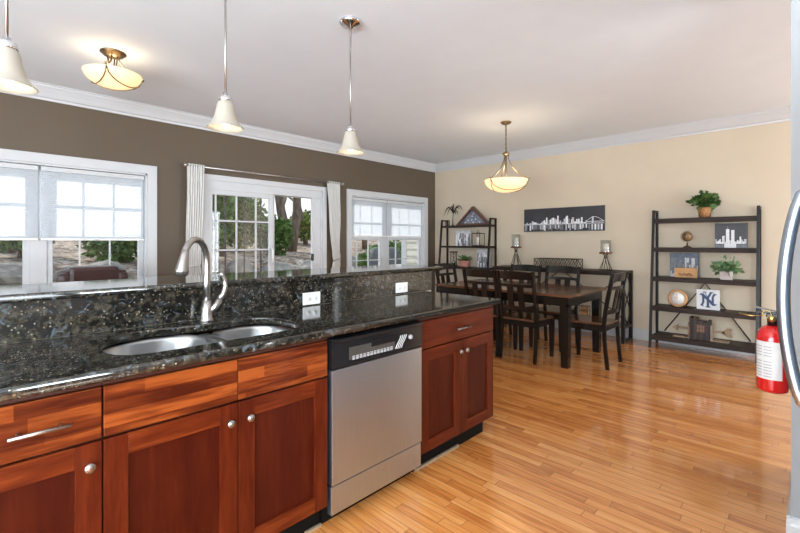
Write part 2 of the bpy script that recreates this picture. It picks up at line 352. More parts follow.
def dup(root, loc, rz=None, label=None):
    def cp(x, par):
        c = x.copy(); C.objects.link(c)
        if par: c.parent = par
        for ch in x.children: cp(ch, c)
        return c
    r = cp(root, None); r.location = loc
    if rz is not None: r.rotation_euler = (0, 0, rz)
    if label: r['label'] = label
    return r

# ---------------------------------------------------------------- room shell
XB, YW, CH = 6.316, 5.17, 2.76
XR, YR = -3.0, -3.5
struct(MB().box(XR-.15, XB+.15, YR-.15, YW+.16, -.12, 0).build('floor', 'floor'))
struct(MB().box(XR-.15, XB+.15, YR-.15, YW+.16, CH, CH+.12).build('ceiling', 'ceil'))
W1 = (-.37, 1.42, .72, 2.035); DR = (2.05, 3.71, 0.02, 2.04); W2 = (4.255, 5.99, .72, 2.03)
b = MB(); xs = XR
for (a, c, z0, z1) in (W1, DR, W2):
    b.box(xs, a, YW, YW+.16, 0, CH)
    if z0 > .1: b.box(a, c, YW, YW+.16, 0, z0)
    b.box(a, c, YW, YW+.16, z1, CH); xs = c
b.box(xs, XB+.15, YW, YW+.16, 0, CH)
struct(b.build('wall_left', 'brown'))
struct(MB().box(XB, XB+.15, YR, YW, 0, CH).build('wall_back', 'beige'))
struct(MB().box(XR-.15, XB+.15, YR-.15, YR, 0, CH).build('wall_right', 'wgrey'))
struct(MB().box(XR-.15, XR, YR, YW, 0, CH).build('wall_rear', 'wgrey'))
crown = [(0, -.135), (.012, -.135), (.016, -.115), (.03, -.105), (.05, -.07), (.075, -.035), (.085, -.025), (.09, -.010), (.105, -.008), (.105, 0), (0, 0)]
def crown_run(name, wall):
    b = MB()
    if wall == 'left': b.prism([(YW-u, CH+v) for u, v in crown], 'X', XR, XB)
    if wall == 'back': b.prism([(XB-u, CH+v) for u, v in crown], 'Y', YR, YW)
    return struct(b.build(name, 'white'))
crown_run('trim_1', 'left'); crown_run('trim_2', 'back')
bb = [(0, 0), (.016, 0), (.016, .105), (.012, .115), (.009, .135), (0, .14)]
struct(MB().prism([(XB-u, v) for u, v in bb], 'Y', YR, YW).build('baseboard_back', 'white'))
b = MB()
for a, c in ((XR, 1.99), (3.77, XB)): b.prism([(YW-u, v) for u, v in bb], 'X', a, c)
struct(b.build('baseboard_left', 'white'))
# wall stub by the refrigerator
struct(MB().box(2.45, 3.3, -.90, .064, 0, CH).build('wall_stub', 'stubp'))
b = MB(); b.prism([(2.45-u, v) for u, v in bb], 'Y', -.90, .078); b.prism([(.064+u, v) for u, v in bb], 'X', 2.435, 3.3)
struct(b.build('baseboard_stub', 'white'))

# ---------------------------------------------------------------- windows and door
def casing(b, x0, x1, z0, z1, w=.09, bottom=True):
    y0, y1 = YW-.022, YW
    b.box(x0-w, x0, y0, y1, z0-(w if bottom else 0), z1+w); b.box(x1, x1+w, y0, y1, z0-(w if bottom else 0), z1+w)
    b.box(x0, x1, y0, y1, z1, z1+w)
    if bottom: b.box(x0-w-.02, x1+w+.02, y0-.04, y1+.02, z0-.03, z0); b.box(x0-w, x1+w, y0, y1, z0-.12, z0-.03)
    # jamb lining
    b.box(x0, x0+.018, YW, YW+.15, z0, z1); b.box(x1-.018, x1, YW, YW+.15, z0, z1); b.box(x0, x1, YW, YW+.15, z1-.018, z1)
    if bottom: b.box(x0, x1, YW, YW+.15, z0, z0+.018)
def window(name, op, units, mun, rails):
    x0, x1, z0, z1 = op; b = MB(); casing(b, x0, x1, z0, z1)
    root = struct(b.build(name, 'white'))
    f = MB(); y0, y1 = YW+.075, YW+.115
    for i in range(len(units)-1): f.box(units[i][1], units[i+1][0], YW+.062, YW+.14, z0+.018, z1-.018)
    for (a, c) in units:
        f.box(a, a+.045, y0, y1, z0+.018, z1-.018); f.box(c-.045, c, y0, y1, z0+.018, z1-.018)
        f.box(a+.045, c-.045, y0+.001, y1-.001, z0+.018, z0+.08); f.box(a+.045, c-.045, y0+.001, y1-.001, z1-.07, z1-.018); f.box(a+.045, c-.045, y0-.01, y1-.001, 1.335, 1.385)
    f.build('sash', 'white', root)
    g = MB()
    for m_ in mun: g.box(m_-.006, m_+.006, y0+.012, y1-.006, z0+.06, z1-.05)
    for (a, c) in units:
        for r in rails: g.box(a+.03, c-.03, y0+.012, y1-.006, r-.006, r+.006)
    g.build('muntins', 'white', root)
    for (a, c) in units: MB().box(a+.03, c-.03, y0+.018, y0+.023, z0+.06, z1-.05).build('glass', 'glass', root)
    return root
window('window_1', W1, [(-.352, .46), (.585, 1.40)], [-.08, .19, .843, 1.098], [1.70])
window('window_2', W2, [(4.275, 4.985), (5.115, 5.97)], [4.449, 4.696, 5.342, 5.60], [1.0, 1.66])

def blind(x0, x1, zt, zb, lab):
    r = thing('cellular_blind', lab, 'window blind', ((x0+x1)/2, YW+.03, zb), group='white cellular blinds'); w = (x1-x0)/2-.004
    MB().box(-w, w, -.024, .024, zt-zb-.045, zt-zb-.002, bev=.004).build('headrail', 'white', r)
    b = MB(); n = 2*int((zt-zb-.07)/.019); z = zt-zb-.045; h = (z-.022)/n
    va = []
    for i in range(n+1):
        y = -.0014 if i % 2 else .001; va.append((b.bm.verts.new((-w+.003, y, z-h*i)), b.bm.verts.new((w-.003, y, z-h*i))))
    for p, q in zip(va, va[1:]): b.bm.faces.new([p[0], p[1], q[1], q[0]])
    b.build('fabric', 'blind', r)
    MB().box(-w, w, -.016, .016, 0, .022, bev=.004).build('bottom_rail', 'plast', r)
    MB().box(-.02, .02, -.024, -.014, .006, .014).build('pull_tab', 'white', r)
blind(-.345, .523, 2.012, 1.315, 'white cellular blind on the left side of the left window')
blind(.533, 1.398, 2.012, 1.315, 'white cellular blind on the right side of the left window, above the leather armchair')
blind(4.278, 5.045, 2.007, 1.385, 'white cellular blind on the left half of the window nearest the room corner')
blind(5.055, 5.965, 2.007, 1.385, 'white cellular blind on the right half of the window nearest the room corner')

# sliding patio door
x0, x1, z0, z1 = DR; b = MB(); casing(b, x0, x1, z0, z1, .065, False)
b.box(x0, x1, YW-.01, YW+.15, 0, .03); b.box(x0, x1, YW+.0, YW+.14, 1.935, 2.03); b.box(3.55, 3.70, YW+.02, YW+.05, .03, 1.95); b.box(3.60, 3.70, YW+.05, YW+.13, .03, 1.95)
dr = struct(b.build('door_1', 'white'))
def panel(name, a, c, y, mun, rails, st=.055, mm='white', mw=.009):
    f = MB(); f.box(a, a+st, y, y+.035, .04, 1.95); f.box(c-st, c, y, y+.035, .04, 1.95); f.box(a+st, c-st, y+.001, y+.034, .04, .16); f.box(a+st, c-st, y+.001, y+.034, 1.88, 1.95)
    p = f.build(name, 'white', dr); f = MB()
    for m_ in mun: f.box(m_-mw, m_+mw, y+.008, y+.026, .16, 1.88)
    for r_ in rails: f.box(a+st, c-st, y+.008, y+.026, r_-.009, r_+.009)
    f.build('muntins', mm, p)
    MB().box(a+st-.01, c-st+.01, y+.015, y+.02, .15, 1.89).build('glass', 'glass', p)
    return p
p = panel('sliding_panel', 2.0+.07, 2.93, YW+.02, [2.17, 2.43, 2.69], [1.56, 1.20, .84])
MB().tube([(2.90, YW+.02, 1.23), (2.90, YW-.03, 1.20), (2.90, YW-.035, 1.12), (2.90, YW-.03, 1.04), (2.90, YW+.02, 1.01)], .011, 8).build('door_handle', 'plast', p)
panel('fixed_panel', 2.09, 2.98, YW+.075, [2.314, 2.56, 2.79], [1.55, 1.19, .83], .04, 'slot', .006)  # dark muntin colour paints in the shade on the outer panel
MB().box(3.535, 3.56, YW-.005, YW+.03, 1.03, 1.13, bev=.004).build('latch', 'black', dr)
# curtain rod and curtains
r = thing('curtain_rod', 'brushed metal curtain rod above the sliding patio door', 'curtain rod', (2.9, YW-.09, 2.17))
MB().tube([(-1.10, 0, 0), (1.10, 0, 0)], .012).build('rod', 'nickel', r)
for s_ in (-1, 1):
    MB().ball((s_*1.12, 0, 0), .026).build('finial', 'nickel', r)
    MB().tube([(s_*1.02, 0, 0), (s_*1.02, .088, 0)], .008).tube([(s_*1.02, .083, 0), (s_*1.02, .089, 0)], .03, 14).build('bracket', 'nickel', r)
def curtain(lab, x0, x1, t0, t1, pin):
    # gathered panel hanging from rod; x0..x1 at the top, t0..t1 at the tieback
    r = thing('curtain', lab, 'curtain', ((x0+x1)/2, YW-.09, .02)); cx = (x0+x1)/2
    b = MB(); nx, nz = 72, 60; top, tie = 2.19, 1.03; grid = []
    for j in range(nz+1):
        z = .02 + (top-.02)*j/nz
        if z > tie: k = ((z-tie)/(top-tie))**.62; a = t0+(x0-t0)*k; c = t1+(x1-t1)*k
        else: k = min(1, (tie-z)/.5)**.8; a = t0+(x0+.02-t0)*k*.8; c = t1+(x1-.0-t1)*k*.8
        wv = .020 + .012*(abs(z-tie) < .1)
        row = [b.bm.verts.new((a+(c-a)*i/nx-cx, (wv*math.sin(i/nx*2*PI*7+.6*math.sin(3*z)))*min(1, .4+(c-a)/.3) + .006*math.sin(9*z+i*.3), z-.02)) for i in range(nx+1)]
        grid.append(row)
    for p_, q in zip(grid, grid[1:]):
        for i in range(nx):
            f = b.bm.faces.new([p_[i], p_[i+1], q[i+1], q[i]]); f.smooth = True
    o_ = b.build('cloth', 'curtain', r); sm = o_.modifiers.new('s', 'SOLIDIFY'); sm.thickness = .004
    m_ = (t0+t1)/2-cx; w = (t1-t0)/2+.012
    MB().tube([(m_+w*math.cos(a), .045*math.sin(a), 1.01+.02*math.cos(a+pin)) for a in [2*PI*i/24 for i in range(25)]], .008, 8, cap=False).build('tieback', 'nickel' if pin else 'curtain', r)
curtain('white gathered curtain left of the sliding door, behind the faucet', 1.80, 1.985, 1.77, 1.93, 0)
curtain('white curtain right of the sliding door, cinched by a tieback', 3.745, 3.965, 3.86, 3.955, 1)

# ---------------------------------------------------------------- island: cabinets
YI = 1.56
def shaker(x0, x1, z0, z1, parent, knob=None):
    """recessed panel door on the front plane; returns the door"""
    y0, y1 = YI, YI+.02; s_ = .066; g = .0015
    x0 += g; x1 -= g
    b = MB()
    b.box(x0, x0+s_, y0, y1, z0, z1, 0, bev=.0015); b.box(x1-s_, x1, y0, y1, z0, z1, 0, bev=.0015)
    b.box(x0+s_, x1-s_, y0+.0005, y1, z1-s_, z1, 1, bev=.0015); b.box(x0+s_, x1-s_, y0+.0005, y1, z0, z0+s_, 1, bev=.0015)
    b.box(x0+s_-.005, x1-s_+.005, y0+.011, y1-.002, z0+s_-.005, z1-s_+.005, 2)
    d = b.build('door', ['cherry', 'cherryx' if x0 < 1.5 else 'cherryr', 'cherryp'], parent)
    if knob is not None:
        k = MB(); k.lathe([(0, -.028), (.006, -.0285), (.009, -.026), (.0095, -.0245), (.0125, -.0265), (.0145, -.023), (.0135, -.018), (.006, -.013), (.0055, 0), (0, 0)], (knob, y0, z1-.065), 20, axis='Y')
        k.build('knob', 'nickel', d)
    return d
def slab(x0, x1, z0, z1, parent, pull=False, name='drawer', m_='cherryd'):
    b = MB(); b.box(x0+.0015, x1-.0015, YI, YI+.02, z0, z1, bev=.003); d = b.build(name, m_, parent)
    if pull:
        c = (x0+x1)/2 + (.0 if not isinstance(pull, tuple) else pull[0]); w = .068; z = (z0+z1)/2-.005
        k = MB(); k.tube([(c-w, YI-.030, z), (c+w, YI-.030, z)], .006, 12)
        for s_ in (-1, 1): k.tube([(c+s_*w*.66, YI-.03, z), (c+s_*w*.66, YI, z)], .0045, 8)
        k.build('bar_pull', 'nickel', d)
    return d
def cabinet(x0, x1, label, doors, drawers, end=False):
    r = thing('base_cabinet', label, 'cabinet', (0, 0, 0)); r.location = (0, 0, 0)
    b = MB(); b.box(x0, x0+.018, YI+.021, 2.185, .105, .874); b.box(x1-.018, x1, YI+.021, 2.185, .105, .874)
    b.box(x0, x1, YI+.021, 2.185, .105, .123); b.box(x0, x1, 2.17, 2.185, .105, .874)
    b.box(x0, x1, YI+.021, YI+.04, .690, .874); b.box(x0, x1, YI+.021, YI+.04, .105, .14); b.box((x0+x1)/2-.02, (x0+x1)/2+.02, YI+.021, YI+.04, .12, .7)
    b.build('carcass', 'cherry' if end else 'cabdark', r)
    MB().box(x0, x1, YI+.004, YI+.02, .858+.004, .8785, bev=.002).build('top_moulding', 'cabdark', r)
    for (a, c, k) in doors: shaker(a, c, .117, .694, r, k)
    for (a, c, pl) in drawers: slab(a, c, .702, .857, r, pl, 'drawer' if pl else 'false_drawer_front', 'cherryr' if end else 'cherryd')
    e = x1-.03 if end else x1
    MB().box(x0, e, 1.625, 1.64, 0, .104).build('toe_kick', 'toekick', r)
    return r
cabinet(-.92, -.082, 'cherry base cabinet at the far left end of the island', [(-.92, -.50, -.53), (-.50, -.082, -.47)], [(-.92, -.082, True)])
cl = cabinet(-.08, .306, 'cherry base cabinet with bar pull drawer above one door, left of the sink cabinet', [(-.08, .306, .272)], [(-.08, .306, (.045,))])
cs = cabinet(.308, 1.150, 'wide cherry wood cabinet under the sink with two plain fronts and two doors', [(.308, .735, .700), (.735, 1.150, .776)], [(.308, .735, None), (.735, 1.150, None)])
ce = cabinet(1.780, 2.530, 'cherry cabinet at the right island end with one wide drawer over two doors', [(1.782, 2.163, 2.135), (2.163, 2.530, 2.197)], [(1.782, 2.530, True)], end=True)
MB().box(1.07, 1.155, 1.612, 1.624, 0, .012).build('floor_strip', 'tan', cs, 'short pale strip of wood on the floor')
MB().box(1.80, 2.21, 1.612, 1.624, 0, .014).build('floor_strip', 'tan', ce, 'pale strip of wood on the floor')
# ---------------------------------------------------------------- dishwasher
d = thing('dishwasher', 'stainless steel dishwasher with black control panel set in the island', 'dishwasher', (1.155, YI, 0))
w = .62
MB().box(.004, w-.004, .03, .60, .10, .872).build('tub', 'black', d)
b = MB(); b.box(.006, w-.006, -.022, .03, .728, .864, bev=.006); b.box(.012, w-.012, -.034, 0, .846, .862, bev=.005)
cp = b.build('control_panel', 'black', d)
MB().box(.10, .40, -.0235, -.021, .755, .812, bev=.001).build('button_recess', 'slot', cp)
MB().box(.235, .40, -.026, -.021, .792, .826, bev=.002).build('latch_handle', 'black', cp)
b = MB()
for i in range(12): b.box(.118+i*.0225, .133+i*.0225, -.026, -.0225, .752, .764, bev=.001)
b.build('button_row', 'grey', cp)
b = MB()
for i in range(12): b.box(.118+i*.0225, .134+i*.0225, -.0238, -.0225, .767, .769)
b.build('button_legend', 'plast', cp)
b = MB()
for k in range(4):
    pts = [(.425+.014*k+.02*math.tanh(3*(t-.5)), -.0225, .750+.065*t) for t in [i/10 for i in range(11)]]
    b.tube(pts, .0015, 6)
b.build('wave_graphic', 'plast', cp)
MB().lathe([(0, -.014), (.010, -.014), (.012, -.010), (.012, 0), (0, 0)], (.512, -.022, .797), 20, axis='Y').build('knob', 'grey', cp)
MB().box(.006, w-.006, -.018, .028, .205, .722, bev=.004).build('door', 'steel', d)
b = MB(); b.box(.006, w-.006, -.012, .02, .070, .198, bev=.004); b.build('lower_panel', 'steel', d)
MB().box(.006, w-.006, .066, .08, 0, .07).build('toe_kick', 'toekick', d)

# ---------------------------------------------------------------- knee wall, granite, countertops
struct(MB().box(-1.0, 2.655, 2.215, 2.33, 0, 1.068).build('wall_island', 'beige'))
tag(MB().box(-1.0, 2.640, 2.196, 2.2145, .9145, 1.068).build('granite_backsplash', 'granite'), 'speckled dark granite backsplash panel rising behind the sink', 'backsplash')
def slab_mesh(name, outer, holes, z0, z1, bev=.008):
    cu = bpy.data.curves.new(name, 'CURVE'); cu.dimensions = '2D'; cu.fill_mode = 'BOTH'
    for lp in [outer]+holes:
        sp = cu.splines.new('POLY'); sp.points.add(len(lp)-1); sp.use_cyclic_u = True
        for i, (x, y) in enumerate(lp): sp.points[i].co = (x, y, 0, 1)
    cu.extrude = (z1-z0)/2-bev; cu.bevel_depth = bev; cu.bevel_resolution = 3; cu.offset = -bev
    ob = bpy.data.objects.new(name+'_tmp', cu); C.objects.link(ob)
    dg = bpy.context.evaluated_depsgraph_get(); me = bpy.data.meshes.new_from_object(ob.evaluated_get(dg))
    bpy.data.objects.remove(ob); bpy.data.curves.remove(cu)
    me.transform(Matrix.Translation((0, 0, (z0+z1)/2))); me.name = name
    me.materials.clear(); me.materials.append(M['granite'])
    r = bpy.data.objects.new(name, me); C.objects.link(r)
    return r
def round_rect(x0, x1, y0, y1, r, n=8, per=None):
    out = []
    for cx, cy, a0, k in ((x1-r, y1-r, 0, 0), (x0+r, y1-r, PI/2, 1), (x0+r, y0+r, PI, 2), (x1-r, y0+r, 1.5*PI, 3)):
        for i in range(n+1):
            a = a0+PI/2*i/n; out.append((cx+r*math.cos(a), cy+r*math.sin(a)))
    return out
def corner(cx, cy, r, a0, n=8): return [(cx+r*math.cos(a0+PI/2*i/n), cy+r*math.sin(a0+PI/2*i/n)) for i in range(n+1)]
_ctl = [(.36, 1.80), (.374, 1.94), (.42, 2.03), (.50, 2.083), (.59, 2.100), (.68, 2.083), (.80, 2.048), (.90, 2.058), (1.01, 2.064), (1.08, 2.035), (1.118, 1.965), (1.128, 1.87), (1.118, 1.77), (1.075, 1.69), (.99, 1.658), (.75, 1.655), (.52, 1.658), (.43, 1.675), (.38, 1.72)]
sink_hole = []
for i in range(len(_ctl)):
    p0, p1, p2, p3 = [Vector(_ctl[(i+k-1) % len(_ctl)]) for k in range(4)]
    for u in [k/6 for k in range(6)]:
        q = .5*((2*p1)+(p2-p0)*u+(2*p0-5*p1+4*p2-p3)*u*u+(-p0+3*p1-3*p2+p3)*u**3); sink_hole.append((q.x, q.y))
tag(slab_mesh('countertop', [(-1.0, 1.525), (2.565, 1.525), (2.565, 2.195), (-1.0, 2.195)], [sink_hole], .879, .914), 'speckled dark granite countertop around the sink over the cherry cabinets', 'countertop')
tag(slab_mesh('bar_top', [(-1.0, 2.165), (2.745, 2.165), (2.765, 2.185), (2.765, 2.65), (2.745, 2.67), (-1.0, 2.67)], [], 1.069, 1.102, .010), 'raised dark granite bar top running along behind the sink', 'bar top')
# sink
s = thing('kitchen_sink', 'undermount double bowl stainless steel sink in the granite counter', 'sink', (.73, 1.82, .69))
def bowl(x0, x1, y0, y1, r, depth):
    b = MB(); L = []
    for k, (ins, dz, rr) in enumerate(((0, 0, r), (.006, -.02, r), (.012, -depth+.04, r), (.03, -depth+.008, r*.9), (.06, -depth, r*.7))):
        L.append([b.bm.verts.new((x-.73, y-1.82, .876+dz-.69)) for x, y in round_rect(x0+ins, x1-ins, y0+ins, y1-ins, rr-ins*.3)])
    for p_, q in zip(L, L[1:]):
        n = len(p_)
        for i in range(n):
            f = b.bm.faces.new([p_[i], p_[(i+1) % n], q[(i+1) % n], q[i]]); f.smooth = True
    b.bm.faces.new(L[-1])
    o_ = b.build('bowl', 'sinksteel', s); m_ = o_.modifiers.new('s', 'SOLIDIFY'); m_.thickness = .0015; m_.offset = -1
    cx, cy = (x0+x1)/2-.73, (y0+y1)/2-1.82
    MB().lathe([(.045, .005), (.04, .006), (.035, .003), (0, .002)], (cx, cy, .876-.69-depth), 24).build('drain', 'chrome', o_)
bowl(.352, .775, 1.648, 2.108, .17, .20); bowl(.808, 1.136, 1.648, 2.072, .12, .18)
MB().box(.768-.73, .816-.73, 1.70-1.82, 2.04-1.82, .850-.69, .874-.69, bev=.006).build('divider', 'sinksteel', s)
# faucet
f = thing('kitchen_faucet', 'brushed nickel gooseneck pull-down kitchen faucet behind the sink', 'faucet', (.846, 2.13, .9145))
MB().lathe([(0, 0), (.031, 0), (.031, .006), (.027, .012), (.0245, .05), (.0225, .10), (.0, .10)], seg=24).build('base', 'nickel', f)
dv = Vector((-.74, -.67, 0)).normalized()
pts = [(0, 0, .09), (0, 0, .19), (0, 0, .27)] + [tuple(dv*h_+Vector((0, 0, z_))) for h_, z_ in ((.001, .30), (.010, .333), (.030, .364), (.062, .387), (.100, .396), (.140, .392), (.172, .376), (.194, .352), (.202, .330))]
MB().tube(pts, [.0175, .0155] + [.0145]*(len(pts)-2), 14).build('gooseneck', 'nickel', f)
e0 = Vector(pts[-2]); e1 = Vector(pts[-1]); ed = (e1-e0).normalized()
sp = MB(); sp.tube([e1-ed*.02, e1+ed*.005, e1+ed*.03, e1+ed*.075, e1+ed*.092], [.0155, .0185, .022, .0275, .0265], 16); hd = sp.build('spray_head', 'nickel', f)
MB().tube([e1+ed*.0915, e1+ed*.096], .022, 16).build('nozzle', 'slot', hd)
MB().tube([(.005, -.002, .03), (.035, -.008, .065), (.060, -.012, .10)], [.016, .0205, .0185], 14).tube([(.056, -.012, .095), (.076, -.014, .128), (.086, -.015, .165), (.080, -.015, .20), (.068, -.015, .222), (.062, -.015, .235)], [.018, .0145, .0115, .010, .0105, .0095], 12).build('lever_handle', 'nickel', f)

# outlets on the backsplash
def outlet(cx, cz, lab):
    r = thing('outlet', lab, 'outlet', (cx, 2.195, cz), group='outlets on the granite backsplash')
    MB().box(-.062, .062, -.006, 0, -.037, .037, bev=.002).build('cover_plate', 'plast', r)
    for sx in (-1, 1):
        o_ = MB().lathe([(0, -.0085), (.0155, -.0085), (.017, -.006), (.017, -.004), (0, -.004)], (sx*.0195*1.2, 0, 0), 20, axis='Y').build('socket', 'plast', r)
        b = MB(); c = sx*.0195*1.2
        b.box(c-.006, c+.001, -.0092, -.0084, .004, .006); b.box(c-.006, c+.001, -.0092, -.0084, -.006, -.004); b.box(c+.006, c+.009, -.0092, -.0084, -.002, .002)
        b.build('slots', 'slot', o_)
outlet(1.495, .957, 'white double outlet above the counter between the sink and the dishwasher')
outlet(2.288, .962, 'white double outlet nearer the right end of the island backsplash')

# ---------------------------------------------------------------- lamps
def pendant(x, lab):
    r = thing('pendant_light', lab, 'pendant light', (x, 2.20, 1.892), group='glass pendants over the island')
    H = CH-1.892
    MB().lathe([(0, H), (.073, H), (.076, H-.006), (.064, H-.022), (.02, H-.034), (.008, H-.05), (0, H-.05)], seg=28).build('canopy', 'chrome', r)
    MB().tube([(0, 0, .17), (0, 0, H-.04)], .0055, 10).build('stem', 'nickel', r)
    MB().lathe([(0, .185), (.012, .185), (.015, .172), (.030, .165), (.034, .150), (.034, .140), (.030, .136), (0, .136)], seg=24).build('socket_cap', 'chrome', r)
    sh = MB().lathe([(.030, .140), (.037, .132), (.043, .112), (.049, .080), (.059, .045), (.075, .018), (.090, .003), (.093, 0), (.089, -.001), (.072, .014), (.056, .042), (.046, .078), (.040, .110), (.033, .130), (.028, .136)], seg=36).build('glass_shade', 'frost', r)
    MB().ball((0, 0, .040), .026, scale=(1, 1, 1.25)).tube([(0, 0, .06), (0, 0, .14)], .012).build('bulb', 'bulb', r)
    light('pendant_glow', 'POINT', (x, 2.20, 1.86), None, .5, (1, .86, .66), .03)
pendant(.128, 'bell glass pendant nearest the left edge, above the left end of the counter')
pendant(.968, 'middle bell glass pendant, hanging right above the sink and faucet')
pendant(1.806, 'bell glass pendant over the right part of the island, its ceiling canopy in view')
def straps(b, R, rim, top, topr, depth, n=3, off=.5, t=.006):
    for k in range(n):
        a = off+2*PI*k/n; c, s_ = math.cos(a), math.sin(a)
        pts = []
        for i in range(15):
            u = i/14; rr = topr+(R+.012-topr)*(u**1.9); z = top+(rim-top)*(1-(1-u)**1.15); pts.append((c*rr, s_*rr, z))
        pts += [(c*(R+.022), s_*(R+.022), rim+.012)]
        b.tube(pts, t, 8)
def swags(b, R, rim, depth, n=3, off=.5, t=.0045):
    for k in range(n):
        a0 = off+2*PI*k/n; a1 = a0+2*PI/n
        A = Vector((math.cos(a0), math.sin(a0)))*R; B = Vector((math.cos(a1), math.sin(a1)))*R; pts = []
        for i in range(17):
            u = i/16; p = A*(1-u)+B*u; rr = min(1, p.length/R); z = rim-depth*math.sqrt(max(0, 1-rr*rr))-.004; q = p*(1.02)
            pts.append((q.x, q.y, z-.002))
        b.tube(pts, t, 6)
def bowl_prof(R, rim, depth, th=.006):
    o_ = [(R*math.sin(PI/2*i/12), rim-depth*math.cos(PI/2*i/12)) for i in range(13)]
    i_ = [((R-th)*math.sin(PI/2*i/12), rim-(depth-th)*math.cos(PI/2*i/12)) for i in range(12, -1, -1)]
    return o_+[(R+.006, rim+.003)]+i_
DX, DY = 4.631, 2.679
r = thing('dining_pendant', 'amber glass bowl pendant with bronze straps hanging over the dining table', 'pendant light', (DX, DY, 1.90)); H = CH-1.90
MB().lathe([(0, H), (.065, H), (.065, H-.008), (.05, H-.025), (.015, H-.035), (0, H-.035)], seg=28).build('canopy', 'bronze', r)
b = MB(); n = 13
for i in range(n):
    z = H-.03-.035*i*.78
    if z < .47: break
    pl = [((.009*math.sin(t), 0, z-.018+.019*math.cos(t)) if i % 2 else (0, .009*math.sin(t), z-.018+.019*math.cos(t))) for t in [2*PI*k/12 for k in range(13)]]
    b.tube(pl, .0028, 6, cap=False)
b.tube([(0, 0, .15), (0, 0, H-.03)], .0035, 8); b.build('chain', 'bronze', r)
b = MB(); b.lathe([(0, .50), (.018, .50), (.03, .485), (.045, .48), (.045, .465), (.03, .455), (0, .45)], seg=24); straps(b, .262, .155, .46, .026, .15, off=.85); b.tube([(0, 0, .45), (0, 0, .05)], .009); b.build('strap_frame', 'bronze', r)
b = MB(); swags(b, .262, .155, .15, off=.85); b.build('swag_band', 'bronze', r)
MB().lathe(bowl_prof(.255, .15, .145), seg=48).build('glass_bowl', 'alab', r)
for q in ((.06, .05, .10), (-.07, .03, .10), (0, -.08, .10)): MB().ball(q, .03).build('bulb', 'bulb', r)
light('dining_pendant_glow', 'POINT', (DX, DY, 2.12), None, 5, (1, .88, .7), .08)
SX, SY = .83, 3.875
r = thing('ceiling_lamp', 'semi-flush amber bowl ceiling lamp with bronze arms above the left window', 'ceiling lamp', (SX, SY, 2.49)); H = CH-2.49
MB().lathe([(0, H), (.085, H), (.088, H-.01), (.07, H-.016), (.066, H-.028), (.03, H-.04), (0, H-.04)], seg=32).build('canopy', 'bronze', r)
b = MB(); straps(b, .195, .105, H-.03, .04, .10, off=.1, t=.006)
for k in range(3):
    a = 1.15+2*PI*k/3; b.tube([(math.cos(a)*.04, math.sin(a)*.04, H-.03), (math.cos(a)*.028, math.sin(a)*.028, .17), (math.cos(a)*.03, math.sin(a)*.03, .08)], .005, 8)
b.build('arms', 'bronze', r)
b = MB(); swags(b, .195, .105, .10, off=.1); b.build('swag_band', 'bronze', r)
MB().lathe(bowl_prof(.19, .10, .095), seg=48).build('glass_bowl', 'alab', r)
for q in ((.05, .04, .07), (-.06, 0, .07)): MB().ball(q, .024).build('bulb', 'bulb', r)
light('ceiling_lamp_glow', 'POINT', (SX, SY, 2.63), None, 1.3, (1, .88, .7), .06)

# ---------------------------------------------------------------- dining table
TX0, TX1, TY0, TY1 = 4.285, 5.34, 1.75, 3.50
t_ = thing('dining_table', 'rectangular dining table with walnut top and black legs and apron', 'table', ((TX0+TX1)/2, (TY0+TY1)/2, 0))
hx, hy = (TX1-TX0)/2, (TY1-TY0)/2
b = MB()
for k in range(6): b.box(-hx+.001+k*2*hx/6, -hx+(k+1)*2*hx/6-.001, -hy+.06, hy-.06, .733, .7595, bev=.001)
b.box(-hx, hx, -hy, -hy+.06, .733, .76, bev=.002); b.box(-hx, hx, hy-.06, hy, .733, .76, bev=.002)
b.build('tabletop', 'walnut', t_)
b = MB(); b.box(-hx+.04, hx-.04, -hy+.04, -hy+.065, .635, .732); b.box(-hx+.04, hx-.04, hy-.065, hy-.04, .635, .732); b.box(-hx+.04, -hx+.065, -hy+.04, hy-.04, .635, .732); b.box(hx-.065, hx-.04, -hy+.04, hy-.04, .635, .732)
b.build('apron', 'espresso', t_)
for sx in (-1, 1):
    for sy in (-1, 1):
        c, q = sx*(hx-.085), sy*(hy-.085); MB().hexa([(c-.036, q-.036, 0), (c+.036, q-.036, 0), (c+.036, q+.036, 0), (c-.036, q+.036, 0)], [(c-.046, q-.046, .732), (c+.046, q-.046, .732), (c+.046, q+.046, .732), (c-.046, q+.046, .732)]).build('leg', 'espresso', t_)

